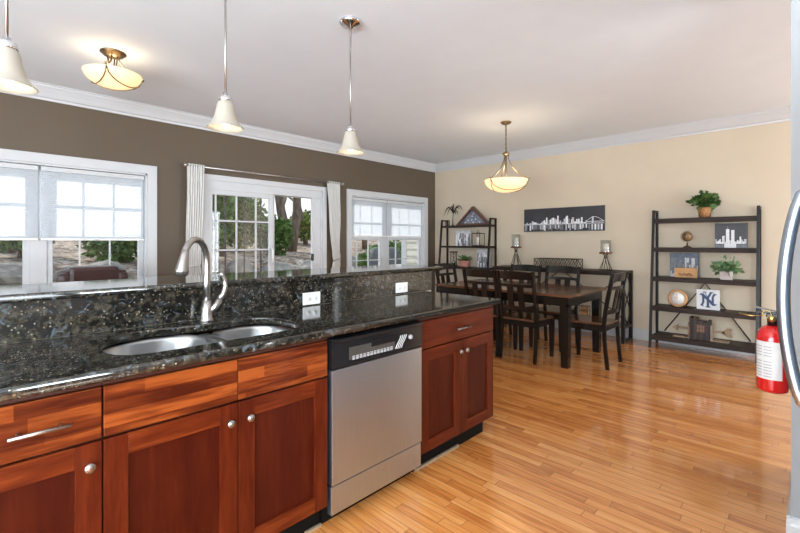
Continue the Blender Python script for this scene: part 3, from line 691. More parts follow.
# ---------------------------------------------------------------- dining chairs (face +X locally, origin at seat centre)
def make_chair(loc, rz, lab):
    r = thing('dining_chair', lab, 'chair', loc, rz, 'dining chairs around the table')
    yb = .205
    def rear(t):          # curve of the rear post: x as a function of height
        z = t
        if z < .45: return -.215 - .035*((.45-z)/.45)**1.6
        return -.215 - .095*((z-.45)/.55)**1.3
    for s_ in (-1, 1):
        b = MB(); zs = [0, .1, .2, .3, .4, .45, .52, .6, .7, .8, .9, .985]
        L = []
        for z in zs:
            x = rear(z); w = .0145; dp = .019 if z > .3 else .017; yy = s_*(yb+.004*(z > .45)*(z-.45)*2)
            L.append([b.bm.verts.new(p) for p in ((x-dp, yy-w, z), (x+dp, yy-w, z), (x+dp, yy+w, z), (x-dp, yy+w, z))])
        for p_, q in zip(L, L[1:]):
            for i in range(4): b.bm.faces.new([p_[i], p_[(i+1) % 4], q[(i+1) % 4], q[i]])
        b.bm.faces.new(L[0]); b.bm.faces.new(L[-1]); b.build('rear_leg', 'espresso', r)
        c = (.195, s_*.19); b = MB()
        b.hexa([(c[0]-.017, c[1]-.017, 0), (c[0]+.017, c[1]-.017, 0), (c[0]+.017, c[1]+.017, 0), (c[0]-.017, c[1]+.017, 0)], [(c[0]-.026, c[1]-.026, .425), (c[0]+.026, c[1]-.026, .425), (c[0]+.026, c[1]+.026, .425), (c[0]-.026, c[1]+.026, .425)])
        b.build('front_leg', 'espresso', r)
    def rail(z0, z1, name, th=.018, bow=.03, arch=0):
        b = MB(); n = 10; A = []
        for i in range(n+1):
            u = i/n*2-1; y = u*(yb-.012); bx = -bow*(1-u*u); za, zb = z0, z1+arch*(1-u*u)
            A.append([b.bm.verts.new(p) for p in ((rear(za)+bx-th/2, y, za), (rear(za)+bx+th/2, y, za), (rear(zb)+bx+th/2, y, zb), (rear(zb)+bx-th/2, y, zb))])
        for p_, q in zip(A, A[1:]):
            for i in range(4): b.bm.faces.new([p_[i], p_[(i+1) % 4], q[(i+1) % 4], q[i]])
        b.bm.faces.new(A[0]); b.bm.faces.new(A[-1]); return b.build(name, 'espresso', r)
    rail(.895, .975, 'top_rail', .02, .03, .012); rail(.81, .845, 'middle_rail', .018, .03); rail(.555, .60, 'lower_rail', .018, .03)
    for yc in (-.062, .062):
        b = MB(); bx = -.027; b.hexa([(rear(.59)+bx-.006, yc-.035, .59), (rear(.59)+bx+.006, yc-.035, .59), (rear(.59)+bx+.006, yc+.035, .59), (rear(.59)+bx-.006, yc+.035, .59)],
               [(rear(.82)+bx-.006, yc-.035, .82), (rear(.82)+bx+.006, yc-.035, .82), (rear(.82)+bx+.006, yc+.035, .82), (rear(.82)+bx-.006, yc+.035, .82)]); b.build('back_slat', 'espresso', r)
    b = MB(); b.box(-.195, .19, -.20, -.18, .375, .44); b.box(-.195, .19, .18, .20, .375, .44); b.box(.17, .20, -.19, .19, .375, .44); b.box(-.21, -.19, -.19, .19, .375, .44); b.build('seat_frame', 'espresso', r)
    b = MB(); out = [(-.235, -.183), (.18, -.225), (.215, -.21), (.235, -.14), (.24, 0), (.235, .14), (.215, .21), (.18, .225), (-.235, .183)]
    b.prism(out, 'Z', .440, .463); o_ = b.build('seat', 'walnut', r, 'walnut brown seat'); m_ = o_.modifiers.new('b', 'BEVEL'); m_.width = .006; m_.segments = 2
    return r
ch = make_chair((4.495, 2.32, 0), 0, 'dark dining chair on the kitchen side of the table, right one of the two')
dup(ch, (4.495, 2.776, 0), 0, 'dark dining chair on the kitchen side of the table, left one, partly behind the island')
dup(ch, (5.16, 2.85, 0), PI, 'dark dining chair on the wall side of the table, left one of the two')
dup(ch, (5.16, 2.33, 0), PI, 'dark dining chair on the wall side of the table, right one of the two')
dup(ch, (4.79, 1.745, 0), PI/2, 'dark dining chair at the right end of the table, seen from the side')
dup(ch, (4.97, 3.58, 0), -PI/2, 'dark dining chair at the left end of the table, in front of the left shelf')

# ---------------------------------------------------------------- console table behind the dining table
c_ = thing('console_table', 'long console table with dark metal frame and wood top against the back wall', 'console table', (6.075, 2.68, 0))
L_ = .96
MB().box(-.185, .185, -L_, L_, .885, .92, bev=.003).build('top', 'shelfw', c_)
MB().box(-.155, .155, -L_+.03, L_-.03, .19, .213, bev=.002).build('lower_shelf', 'tan', c_)
for s_ in (-1, 1):
    b = MB(); y = s_*(L_-.02)
    for x in (-.16, .16): b.box(x-.02, x+.02, y-.02, y+.02, 0, .885)
    b.box(-.14, .14, y-.018, y+.018, 0, .03); b.box(-.14, .14, y-.018, y+.018, .185, .215)
    b.build('end_frame', 'blackm', c_)
    b = MB()
    for q in (-1, 1): b.tube([(q*.10*math.sin(t*2*PI), y, .22+.66*t) for t in [i/20 for i in range(21)]], .007, 6)
    b.build('scrolled_brace', 'blackm', c_)
b = MB()
for a0, a1 in ((-L_+.05, -.02), (.02, L_-.05)): b.tube([(.15, a0, .22), (.15, a1, .88)], .008, 6).tube([(.168, a1, .22), (.168, a0, .88)], .008, 6)
b.box(-.165, -.145, -L_, L_, .862, .885); b.box(.145, .165, -L_, L_, .862, .885)
b.build('back_brace', 'blackm', c_)
# candle holders
def candle_stand(y, zs, hb, hg, lab):
    r = thing('candle_holder', lab, 'candle holder', (6.06, y, .921))
    b = MB(); R, n = .078, 6
    for k in range(n):
        a = 2*PI*k/n; p0 = Vector((R*math.cos(a), R*math.sin(a), .003)); a2 = a+PI*.55
        m_ = Vector((.016*math.cos((a+a2)/2), .016*math.sin((a+a2)/2), hb*.84)); p1 = Vector((R*.4*math.cos(a2), R*.4*math.sin(a2), hb))
        b.tube([p0, p0.lerp(m_, .6), m_, m_.lerp(p1, .6), p1], .0045, 6)
    b.tube([(R*math.cos(t), R*math.sin(t), .003) for t in [2*PI*i/24 for i in range(25)]], .003, 6, cap=False)
    b.build('wire_base', 'blackm', r)
    MB().lathe([(0, hb), (.076, hb), (.081, hb+.004), (.081, hb+.020), (.076, hb+.024), (0, hb+.024)], seg=28).build('wood_plate', 'diskw', r)
    MB().lathe([(.067, hb+.025), (.067, hb+hg), (.0645, hb+hg), (.0645, hb+.028), (.067, hb+.025)], seg=28).build('glass_hurricane', 'cglass', r)
    c = MB().lathe([(0, hb+.0245), (.040, hb+.0245), (.040, hb+hg*.72), (.036, hb+hg*.74), (0, hb+hg*.72)], seg=24).build('candle', 'candle', r)
    MB().tube([(0, 0, hb+hg*.72), (.001, 0, hb+hg*.78)], .0015, 6).build('wick', 'slot', c)
candle_stand(3.33, 0, .285, .215, 'candle in a glass hurricane on a tall wire stand, left end of the console')
candle_stand(2.0, 0, .22, .185, 'candle in a glass hurricane on a shorter wire stand, right end of the console')
# lattice tray
y0, y1, hh, dpt = 2.36, 3.0, .135, .20
r = thing('lattice_basket', 'long dark wire lattice basket between the two candle stands', 'basket', (6.10, 2.68, .921)); b = MB(); hl = (y1-y0)/2
for x in (-dpt/2, dpt/2):
    for z in (.004, hh): b.tube([(x, -hl, z), (x, hl, z)], .0045, 6)
    for s_ in (-1, 1): b.tube([(x, s_*hl, .004), (x, s_*hl, hh)], .0045, 6)
    n = 9; st = 2*hl/n
    for i in range(n):
        ya = -hl+i*st; b.tube([(x, ya, .004), (x, ya+st, hh)], .0036, 5).tube([(x, ya+st, .004), (x, ya, hh)], .0036, 5)
        b.tube([(x, ya+st/2, .004), (x, ya+st, hh/2), (x, ya+st/2, hh), (x, ya, hh/2), (x, ya+st/2, .004)], .0028, 5)
for s_ in (-1, 1):
    for z in (.004, hh): b.tube([(-dpt/2, s_*hl, z), (dpt/2, s_*hl, z)], .0045, 6)
    b.tube([(-dpt/2, s_*hl, .004), (dpt/2, s_*hl, hh)], .0028, 5).tube([(dpt/2, s_*hl, .004), (-dpt/2, s_*hl, hh)], .0028, 5)
b.build('wire_lattice', 'blackm', r)
MB().box(-dpt/2+.008, dpt/2-.008, -hl+.008, hl-.008, .003, .010).build('base_panel', 'whitewash', r)
# things on the lower console shelf
b = MB(); b.lathe([(0, 0), (.085, 0), (.10, .05), (.095, .17), (.085, .18), (.08, .17), (.08, .02), (0, .02)], seg=28, flute=.02, nf=14)
bo = b.build('round_basket', 'basket'); bo.location = (6.08, 2.93, .2135); tag(bo, 'tan woven basket on the lower console shelf, seen under the table', 'basket')
r = thing('wire_lantern', 'black wire caddy holding stacked tan blocks on the lower console shelf', 'lantern', (6.06, 2.28, .2135))
b = MB()
for x in (-.05, .05):
    for y in (-.055, .055): b.tube([(x, y, 0), (x, y, .2)], .005, 6)
for z in (.005, .07, .135, .195): b.tube([(-.05, -.055, z), (.05, -.055, z), (.05, .055, z), (-.05, .055, z), (-.05, -.055, z)], .004, 6)
b.build('wire_frame', 'blackm', r)
b = MB()
for k in range(3): b.box(-.04, .04, -.045, .045, .009+k*.062, .06+k*.062, bev=.006)
b.build('tan_block', 'signw', r)
b = MB(); b.lathe([(0, 0), (.05, 0), (.055, .008), (.11, .06), (.125, .075), (.118, .076), (.10, .06), (.05, .015), (0, .012)], seg=32)
bo = b.build('white_bowl', 'plast'); bo.location = (6.06, 3.28, .2135); tag(bo, 'shallow white bowl on the lower console shelf at its left end', 'bowl')

# ---------------------------------------------------------------- skyline canvas over the console
def skyline(name, w, h, style, seed, mats=('c_dark', 'c_mid', 'c_lite', 'c_white'), depth=.03):
    """canvas in the local YZ plane facing -X, base centred on the origin; viewer's left = +Y"""
    rnd = random.Random(seed); b = MB(); b.box(0, depth, -w/2, w/2, 0, h, 0)
    def R(u0, u1, v0, v1, mi, lift):      # u runs left to right as seen
        b.box(-lift, 0, w/2-u1*w, w/2-u0*w, v0*h, v1*h, mi)
    if style == 'wide':
        hz = .30
        R(.0, 1, hz-.01, hz+.02, 2, .0012)
        u = .02
        while u < .80:
            du = rnd.uniform(.010, .026); k = .45+.55*math.exp(-((u-.47)/.22)**2); tall = hz+rnd.uniform(.06, .34)*k
            mi = rnd.choice((1, 2, 2, 3)); R(u, min(.8, u+du), hz, tall, mi, .0008+.0002*rnd.random()); 
            if rnd.random() < .85: R(u, u+du*.8, rnd.uniform(.02, .14), hz-.02, rnd.choice((1, 1, 2, 3)), .0006+.0002*rnd.random())
            u += du*rnd.uniform(.7, 1.25)
        for uu, tt in ((.445, .66), (.56, .64), (.30, .60), (.735, .56), (.70, .50)): R(uu, uu+.018, hz, tt, 3, .0013)
        # bridge at the right: two cables rising to a tower and a deck
        pts = [(w/2-(.80+.2*t)*w, (.40+.16*math.sin(PI*min(1, t*1.1)))*h) for t in [i/12 for i in range(13)]]
        b.tube([(-.001, y, z) for y, z in pts], .003, 5, 3); R(.80, 1, .36, .39, 2, .0012); R(.86, .88, .30, .58, 2, .0011)
        for k in range(5): R(.82+k*.035, .84+k*.035, .04, .27, rnd.choice((1, 2, 3)), .0007)
    elif style == 'towers':
        R(0, 1, .0, .13, 1, .0005); R(.30, .66, .0, .19, 3, .0007)
        R(.35, .455, .12, .76, 3, .0013); R(.51, .61, .12, .72, 3, .0013); R(.40, .407, .76, .88, 2, .0012)
        u = .02
        while u < .97:
            du = rnd.uniform(.03, .06); R(u, min(.97, u+du), .16, .22+rnd.uniform(.02, .2)*(1.4 if .2 < u < .3 or .7 < u < .9 else .7), rnd.choice((2, 3, 3)), .0008+.0003*rnd.random()); u += du*1.05
    else:
        for row, (v, hh_) in enumerate(((.30, .62), (.12, .55), (.0, .38))):
            u = rnd.uniform(.01, .05)
            while u < .95:
                du = rnd.uniform(.05, .12); R(u, min(.98, u+du), 0, min(.95, v+hh_*rnd.uniform(.3, .9)), rnd.choice((1, 2, 3, 1, 2) if row else (1, 1, 2)), .0005+.0005*row+.0003*rnd.random()); u += du*rnd.uniform(.9, 1.5)
    return b.build(name, list(mats))
o = skyline('skyline_canvas', 1.22, .355, 'wide', 4); o.location = (XB-.033, 2.70, 1.462); tag(o, 'long black and white city skyline canvas on the wall over the console', 'picture')

# ---------------------------------------------------------------- ladder shelves
LV = [(.150, 5.955), (.505, 6.0), (.868, 6.045), (1.232, 6.085), (1.592, 6.12)]
def ladder_shelf(yc, lab, wid=1.02, brace=True, th=.055):
    r = thing('ladder_shelf', lab, 'shelf', (0, yc, 0)); w = wid/2
    for s_ in (-1, 1):
        y = s_*(w+.0)
        MB().bar((5.955, y, 0), (6.13, y, 1.70), .028, .028, up=(1, 0, 0)).build('front_leg', 'blackm', r)
        MB().box(6.275, 6.30, y-.014, y+.014, 0, 1.70).build('rear_leg', 'blackm', r)
        MB().box(6.13, 6.28, y-.012, y+.012, 1.675, 1.70).build('top_link', 'blackm', r)
    for z, x in LV:
        MB().box(x, 6.30, -w+.014, w-.014, z-th, z, bev=.002).build('shelf_board', 'shelfw', r)
    if brace:
        b = MB(); b.tube([(6.305, .43, .16), (6.305, 0, .80), (6.305, -.43, .16)], .008, 8); b.build('brace', 'blackm', r)
    return r
ladder_shelf(.935, 'tall dark five-tier ladder shelf at the right of the back wall')
ladder_shelf(4.345, 'dark ladder shelf in the room corner left of the console', 1.02, False, .034)
# right shelf contents ---- top
def put(o, x, y, z, rz=0): o.location = (x, y, z); o.rotation_euler = (0, 0, rz); return o
T1, T2, T3, T4, T5 = [z for z, x in reversed(LV)]; e = .0006
r = thing('potted_plant', 'bushy green plant in a woven wicker pot on top of the right shelf', 'plant', (6.20, .925, T1+e))
MB().lathe([(0, 0), (.055, 0), (.062, .06), (.068, .12), (.062, .122), (.056, .10), (0, .10)], seg=28, flute=.025, nf=16).build('wicker_pot', 'wicker', r)
MB().lathe([(0, .105), (.056, .103)], seg=20).build('soil', 'soil', r)
b = MB(); rnd = random.Random(3)
for k in range(18):
    a = rnd.random()*6.28; q = rnd.uniform(.03, .12); b.tube([(0, 0, .10), (q*.5*math.cos(a), q*.5*math.sin(a), .17), (q*math.cos(a), q*math.sin(a), .17+rnd.uniform(0, .09))], .002, 5)
b.build('stems', 'leafd', r)
MB().leaves(150, (0, 0, .20), (.11, .135, .085), .062, 5, 1.5, shell=.25).build('foliage', 'leafd', r)
r = thing('globe', 'small antique desk globe on the second tier of the right shelf', 'globe', (6.17, 1.095, T2+e))
MB().lathe([(0, 0), (.045, 0), (.045, .008), (.02, .018), (.008, .03), (.008, .06), (0, .065)], seg=24).build('base', 'book3', r)
MB().ball((0, 0, .133), .058, seg=24).build('sphere', 'globe', r)
b = MB(); b.tube([(0, .066*math.sin(t), .133+.066*math.cos(t)) for t in [-.45+PI*1.03*i/16 for i in range(17)]], .0035, 6); b.tube([(0, 0, .06), (0, 0, .07)], .005, 8); b.build('meridian_arm', 'bronze', r)
o = skyline('tower_canvas', .30, .285, 'towers', 8); put(o, 6.20, .675, T2+e); tag(o, 'grey canvas of twin towers and city skyline on the right shelf', 'picture')
o = skyline('city_canvas', .30, .295, 'dense', 11, ('c_blue', 'c_mid', 'c_lite', 'c_blue')); put(o, 6.21, 1.135, T3+e); tag(o, 'blue grey city canvas standing behind the wooden block sign', 'picture')
r = thing('wooden_sign', 'honey coloured wooden block sign with script in front of the city canvas', 'sign', (6.11, 1.10, T3+e))
MB().box(-.014, .014, -.115, .115, 0, .118, bev=.004).build('block', 'signw', r)
b = MB(); pts = [(-.0155, .075-.15*i/60, .040+.014*math.sin(i*.8)+.008*math.sin(i*.31)) for i in range(61)]; b.tube(pts, .0022, 5)
b.tube([(-.0155, -.03-.02*math.cos(t), .04+.016*math.sin(t)) for t in [6.28*i/12 for i in range(13)]], .002, 5)
for s_ in (-1, 1): b.ball((-.0145, s_*.10, .10), .004, seg=8)
b.build('script', 'signi', r)
r = thing('potted_plant', 'small leafy plant in a square whitewashed planter on the right shelf', 'plant', (6.13, .705, T3+e))
b = MB(); b.hexa([(-.05, -.052, 0), (.05, -.052, 0), (.05, .052, 0), (-.05, .052, 0)], [(-.056, -.06, .095), (.056, -.06, .095), (.056, .06, .095), (-.056, .06, .095)]); b.build('planter', 'whitewash', r)
MB().leaves(190, (0, 0, .135), (.09, .13, .065), .05, 9, 1.3, shell=.15).leaves(24, (0, 0, .17), (.04, .10, .10), .045, 10, .8, shell=.6).build('foliage', 'leafg', r)
r = thing('desk_clock', 'round wood rimmed desk clock with cream face on the right shelf', 'clock', (6.07, 1.175, T4+e+.002), .12)
MB().lathe([(.078, -.012), (.098, -.016), (.104, 0), (.098, .02), (.0, .02)], (0, 0, .108), 36, axis='X').build('rim', 'signw', r)
fc = MB().lathe([(0, -.008), (.080, -.008), (.080, 0), (0, 0)], (0, 0, .108), 36, axis='X').build('face', 'clockf', r)
b = MB(); b.bar((-.010, 0, .108), (-.010, .035, .128), .004, .002); b.bar((-.010, 0, .108), (-.010, .012, .165), .003, .002); b.build('hands', 'slot', r)
b = MB()
for k in range(12):
    a = k*PI/6; b.bar((-.0095, .062*math.sin(a), .108+.062*math.cos(a)), (-.0095, .072*math.sin(a), .108+.072*math.cos(a)), .004, .001, up=(1, 0, 0))
b.build('hour_marks', 'slot', r)
MB().tube([(0, -.05, .02), (0, -.055, .003), (.04, -.055, .003)], .004).tube([(0, .05, .02), (0, .055, .003), (.04, .055, .003)], .004).build('feet', 'blackm', r)
# team logo board: interlocking letters
r = thing('logo_board', 'white square board with interlocking navy NY letters on the right shelf', 'sign', (6.13, .880, T4+e))
MB().box(-.01, .01, -.112, .112, 0, .235, bev=.002).build('board', 'boardw', r)
b = MB()
def S(pts, wd, lift):        # stroke in sign plane; u left-to-right, v up, centred
    for (u0, v0), (u1, v1) in zip(pts, pts[1:]):
        b.bar((-.010-lift/2, -u0, .118+v0), (-.010-lift/2, -u1, .118+v1), wd, lift, up=(0, .3, .95))
def ser(u, v, ang, wd, lift=.002):
    c, s_ = math.cos(ang), math.sin(ang); S([(u-c*wd/2, v-s_*wd/2), (u+c*wd/2, v+s_*wd/2)], .010, lift)
S([(-.060, -.070), (-.045, -.035), (-.045, .035), (-.062, .066)], .022, .002)      # N left stem, flaring
S([(-.058, .060), (0, 0), (.058, -.062)], .029, .0022)                              # N diagonal
S([(.062, .062), (.046, .035), (.046, -.035), (.058, -.066)], .022, .002)           # N right stem
ser(-.070, .060, .75, .030); ser(-.058, -.074, -.35, .034); ser(.068, .066, -.35, .034); ser(.070, -.058, .75, .03)
S([(-.028, .085), (.0, .022), (.0, -.085)], .023, .003); S([(.030, .085), (.0, .018)], .022, .0032)   # Y
ser(-.032, .086, .15, .036, .003); ser(.034, .086, -.15, .034, .003); ser(0, -.088, 0, .044, .003)
b.build('letters', 'navy', r)
# books and arrow bookends on the bottom shelf
rnd = random.Random(2); y = 1.047; hs = [.262, .250, .258, .225, .222, .222, .215, .235]; ws = [.022, .024, .026, .027, .027, .024, .024, .024]
labs = ['tallest maroon book at the left end of the old books row', 'dark book standing second from the left among the old books', 'dark brown thick book third from the left in the book row', 'black book with a tan label, left one of the three labelled books', 'dark book with tan label, middle one of the three labelled books', 'dark book with tan label, right one of the three labelled books', 'slim maroon book second from the right bookend', 'black book against the right arrow bookend']
for i in range(8):
    w = ws[i]; r = thing('book', labs[i], 'book', (6.09, y-w/2, T5+e), group='old books between the arrow bookends'); h_ = hs[i]
    m_ = ('book1', 'book2', 'book3', 'book2', 'book3', 'book2', 'book1', 'book2')[i]
    b = MB(); b.box(-.068, .068, -w/2+.0004, -w/2+.003, 0, h_); b.box(-.068, .068, w/2-.003, w/2-.0004, 0, h_); b.box(-.072, -.066, -w/2+.0004, w/2-.0004, 0, h_, bev=.0015)
    for z in (.2, .4, .62, .82): b.box(-.0745, -.070, -w/2+.001, w/2-.001, h_*z-.003, h_*z+.003)
    b.build('cover', m_, r); MB().box(-.066, .063, -w/2+.003, w/2-.003, .004, h_-.004).build('pages', 'pages', r)
    if i in (3, 4, 5): MB().box(-.0735, -.0715, -w/2+.002, w/2-.002, h_*.44, h_*.80).build('spine_label', 'gilt', r)
    y -= w
def bookend(y, s_, lab):          # s_=+1 : arrow points to +Y (viewer's left)
    r = thing('arrow_bookend', lab, 'bookend', (6.09, y, T5+e), group='arrow bookends')
    MB().box(-.045, .045, 0, s_*.018, 0, .185).build('upright', 'tan', r); MB().box(-.045, .045, s_*.018, s_*.17, 0, .016).build('base_plate', 'tan', r)
    return r
r = bookend(1.0485, 1, 'tan wooden bookend with an arrowhead, left of the books')
b = MB(); b.box(-.010, .010, .018, .13, .098, .122); b.prism([(.125, .070), (.125, .150), (.185, .110)], 'X', -.010, .010); b.build('arrowhead', 'tan', r)
r = bookend(y-.0015, -1, 'tan wooden bookend with arrow fletching, right of the books')
b = MB(); b.box(-.010, .010, -.13, -.018, .098, .122); b.prism([(-.11, .098), (-.15, .065), (-.20, .065), (-.175, .110), (-.20, .155), (-.15, .155), (-.11, .122)], 'X', -.010, .010); b.build('fletching', 'tan', r)

# left shelf contents
r = thing('palm_sculpture', 'dark metal palm tree sculpture on top of the corner shelf', 'sculpture', (6.20, 4.66, T1+e))
MB().lathe([(0, 0), (.035, 0), (.035, .008), (0, .012)], seg=20).tube([(0, 0, .01), (.004, .008, .08), (0, .0, .15), (-.004, -.008, .215)], [.009, .007, .006, .006], 8).build('trunk', 'blackm', r)
b = MB()
for k in range(9):
    a = 2*PI*k/9+.3; q = Vector((math.cos(a), math.sin(a), 0)); pts = [Vector((0, -.008, .215)) + q*((.135+.03*(k % 3))*u) + Vector((0, 0, .30*u*(1-u)*(1+.4*(k % 3)) + (.07 if k % 2 else -.03)*u)) for u in [i/6 for i in range(7)]]
    b.tube(pts, [.006, .010, .013, .013, .011, .007, .002], 6, flat=(.35, 1))
b.build('fronds', 'blackm', r)
r = thing('small_wire_ornament', 'tiny dark scrollwork ornament at the left end of the corner shelf top', 'ornament', (6.19, 4.775, T1+e+.002))
b = MB(); b.tube([(0, -.045, .004), (0, .045, .004), (0, .045, .10), (0, -.045, .10), (0, -.045, .004)], .005, 6)
for s_ in (-1, 1): b.tube([(0, s_*.02+.02*math.cos(t), .052+.03*math.sin(t)) for t in [2*PI*i/14 for i in range(15)]], .004, 6)
b.box(-.015, .015, -.045, .045, 0, .004); b.build('scrollwork', 'blackm', r)
# flag case
r = thing('flag_case', 'triangular wooden display case with folded blue starred flag', 'display case', (6.19, 4.215, T1+e)); hw, hh = .35, .325
b = MB(); out = [(-hw, 0), (hw, 0), (0, hh)]; inn = [(-hw+.075, .028), (hw-.075, .028), (0, hh-.062+.028*.3)]
for i in range(3):
    j = (i+1) % 3; b.hexa([(-.04, out[i][0], out[i][1]), (-.04, out[j][0], out[j][1]), (-.04, inn[j][0], inn[j][1]), (-.04, inn[i][0], inn[i][1])], [(.04, out[i][0], out[i][1]), (.04, out[j][0], out[j][1]), (.04, inn[j][0], inn[j][1]), (.04, inn[i][0], inn[i][1])])
b.build('frame', 'casew', r)
fl = MB().prism(inn, 'X', .0, .035).build('folded_flag', 'flagb', r)
b = MB()
def star(y, z, R=.020):
    p = []
    for k in range(10):
        a = PI/2+PI*k/5; rr = R if k % 2 == 0 else R*.42; p.append((y+rr*math.cos(a), z+rr*math.sin(a)))
    c = b.bm.verts.new((-.003, y, z)); vs_ = [b.bm.verts.new((-.002, u, v)) for u, v in p]
    for i in range(10): b.bm.faces.new([c, vs_[i], vs_[(i+1) % 10]])
for y_, z_ in ((0, .20), (.02, .155), (.105, .085), (.03, .092), (-.05, .098), (-.13, .05), (.165, .048), (0, .045)): star(y_, z_)
b.build('stars', 'star', fl)
MB().prism(inn, 'X', -.026, -.023).build('glass_front', 'cglass', r)
o = skyline('snowy_city_canvas', .32, .27, 'dense', 21, ('c_lite', 'c_white', 'c_mid', 'c_lite')); put(o, 6.20, 4.44, T2+e); tag(o, 'pale grey city canvas on the second tier of the corner shelf', 'picture')
r = thing('candle_lantern', 'open black wire lantern with a white candle on the corner shelf', 'lantern', (6.17, 4.10, T2+e))
b = MB(); q = .075
for x in (-q, q):
    for y in (-q, q): b.tube([(x, y, 0), (x, y, .215)], .005, 6)
for z in (.005, .215): b.tube([(-q, -q, z), (q, -q, z), (q, q, z), (-q, q, z), (-q, -q, z)], .005, 6)
b.tube([(-q, 0, .215), (0, 0, .235), (q, 0, .215)], .004, 6).tube([(0, .018*math.cos(t), .252+.018*math.sin(t)) for t in [2*PI*i/12 for i in range(13)]], .003, 6); b.box(-.05, .05, -.05, .05, 0, .012)
b.build('wire_frame', 'blackm', r); MB().cyl((0, 0, .0125), .032, .14).build('candle', 'candle', r)
r = thing('hourglass', 'wooden hourglass with clear glass on the corner shelf', 'hourglass', (6.14, 4.60, T3+e))
b = MB(); b.cyl((0, 0, 0), .07, .02).cyl((0, 0, .245), .07, .02)
for k in range(3):
    a = 2*PI*k/3+.6; b.tube([(.055*math.cos(a), .055*math.sin(a), .02), (.055*math.cos(a), .055*math.sin(a), .246)], .007, 8)
b.build('frame', 'shelfw', r)
MB().lathe([(.0, .021), (.03, .024), (.04, .06), (.034, .10), (.006, .13), (.006, .137), (.034, .165), (.04, .205), (.03, .24), (0, .243)], seg=24).build('glass_bulbs', 'cglass', r)
MB().lathe([(0, .0235), (.028, .026), (.036, .06), (.02, .085), (0, .09)], seg=20).build('sand', 'tan', r)
r = thing('succulent', 'green succulent in a pink terracotta pot on the corner shelf', 'plant', (6.11, 4.345, T3+e))
MB().lathe([(0, 0), (.075, 0), (.082, .03), (.092, .085), (.098, .087), (.098, .108), (.088, .108), (.085, .085), (0, .085)], seg=30).build('pot', 'terra', r)
b = MB(); rnd = random.Random(6)
for k in range(46):
    a = rnd.random()*6.28; el = rnd.uniform(.15, 1.45); L0 = rnd.uniform(.10, .17)*(.75 if el > 1 else 1); dr_ = Vector((math.cos(a)*math.cos(el), math.sin(a)*math.cos(el), math.sin(el)*.9)); p0 = Vector((0, 0, .095)) + dr_*.01
    b.tube([p0, p0+dr_*L0*.45+Vector((0, 0, .01)), p0+dr_*L0*.8, p0+dr_*L0], [.007, .016, .012, .001], 6, flat=(.4, 1))
b.build('leaves', 'leafd', r)
o = skyline('photo_canvas', .25, .31, 'dense', 33, ('c_lite', 'c_mid', 'c_white', 'c_mid')); put(o, 6.20, 4.02, T3+e); tag(o, 'upright grey photo canvas behind the right post of the corner shelf', 'picture')

# ---------------------------------------------------------------- armchair behind the bar, below the left window
r = thing('leather_armchair', 'burgundy leather armchair with padded back beneath the left window', 'armchair', (.775, 4.35, 0), 0)
b = MB(); b.box(-.24, .24, -.13, .13, .40, 1.075, bev=.05); b.box(-.17, .17, -.155, .12, .90, 1.10, bev=.03)
for s_ in (-1, 1): b.box(s_*.245, s_*.14, -.15, .11, .5, 1.05, bev=.045)
b.build('backrest', 'leather', r)
MB().box(-.27, .27, -.10, .50, .14, .46, bev=.04).build('seat', 'leather', r)
for s_ in (-1, 1): MB().box(s_*.25, s_*.37, -.10, .48, .14, .64, bev=.04).build('armrest', 'leather', r)
for sx in (-1, 1):
    for sy in (-.05, .43): MB().box(sx*.30-.025, sx*.30+.025, sy-.025, sy+.025, 0, .145).build('foot', 'espresso', r)
r = None
# ---------------------------------------------------------------- refrigerator (beyond the right edge) and its handle
r = thing('refrigerator', 'refrigerator with a long curved steel door handle at the right edge', 'refrigerator', (1.30, -.03, 0))
MB().box(-.42, .42, -.70, -.05, .02, 1.76, bev=.01).build('cabinet', 'slot', r)
fd = MB().box(-.418, .418, -.048, 0, .62, 1.755, bev=.012).build('door', 'steel', r)
MB().box(-.418, .418, -.048, 0, .06, .61, bev=.012).build('freezer_drawer', 'steel', r)
b = MB(); pts = [(0, 0, 1.425), (0, .030, 1.418), (0, .046, 1.405)]
for i in range(1, 16):
    u = i/16; z = 1.405-(1.405-.945)*u; pts.append((0, .046+.031*math.sin(PI*u)**.75, z))
pts += [(0, .046, .945), (0, .030, .932), (0, 0, .925)]
b.tube(pts, .0165, 14, flat=(.75, 1)); b.build('door_handle', 'steel', fd)
MB().box(-.40, .40, -.66, -.06, 0, .02).build('plinth', 'black', r)

# ---------------------------------------------------------------- fire extinguisher hung on the wall stub
r = thing('fire_extinguisher', 'red fire extinguisher with white label hanging beside the right wall end', 'fire extinguisher', (2.53, .128, .635))
MB().lathe([(0, 0), (.045, 0), (.053, .006), (.055, .015), (.055, .235), (.050, .262), (.036, .283), (.020, .292), (0, .293)], seg=36).build('cylinder', 'red', r)
lb = MB(); seg = 20
A = [[lb.bm.verts.new((.0556*math.cos(a), .0556*math.sin(a), z)) for a in [PI*.60+PI*.62*i/seg for i in range(seg+1)]] for z in (.06, .225)]
for i in range(seg): lb.bm.faces.new([A[0][i], A[0][i+1], A[1][i+1], A[1][i]])
lab = lb.build('label', 'label', r)
tb = MB()
for zi in range(11):
    z = .07+zi*.013
    if zi == 6: continue
    for (a0, a1) in ((PI*.63, PI*.80), (PI*.84, PI*1.0)):
        q0 = [tb.bm.verts.new((.0559*math.cos(a), .0559*math.sin(a), zz)) for zz in (z, z+.004) for a in [a0+(a1-a0)*i/6 for i in range(7)]]
        for i in range(6): tb.bm.faces.new([q0[i], q0[i+1], q0[i+8], q0[i+7]])
tb.build('fine_print', 'grey', lab)
MB().cyl((0, 0, .292), .018, .045).box(-.02, .02, -.02, .02, .325, .345, bev=.003).build('valve', 'black', r)
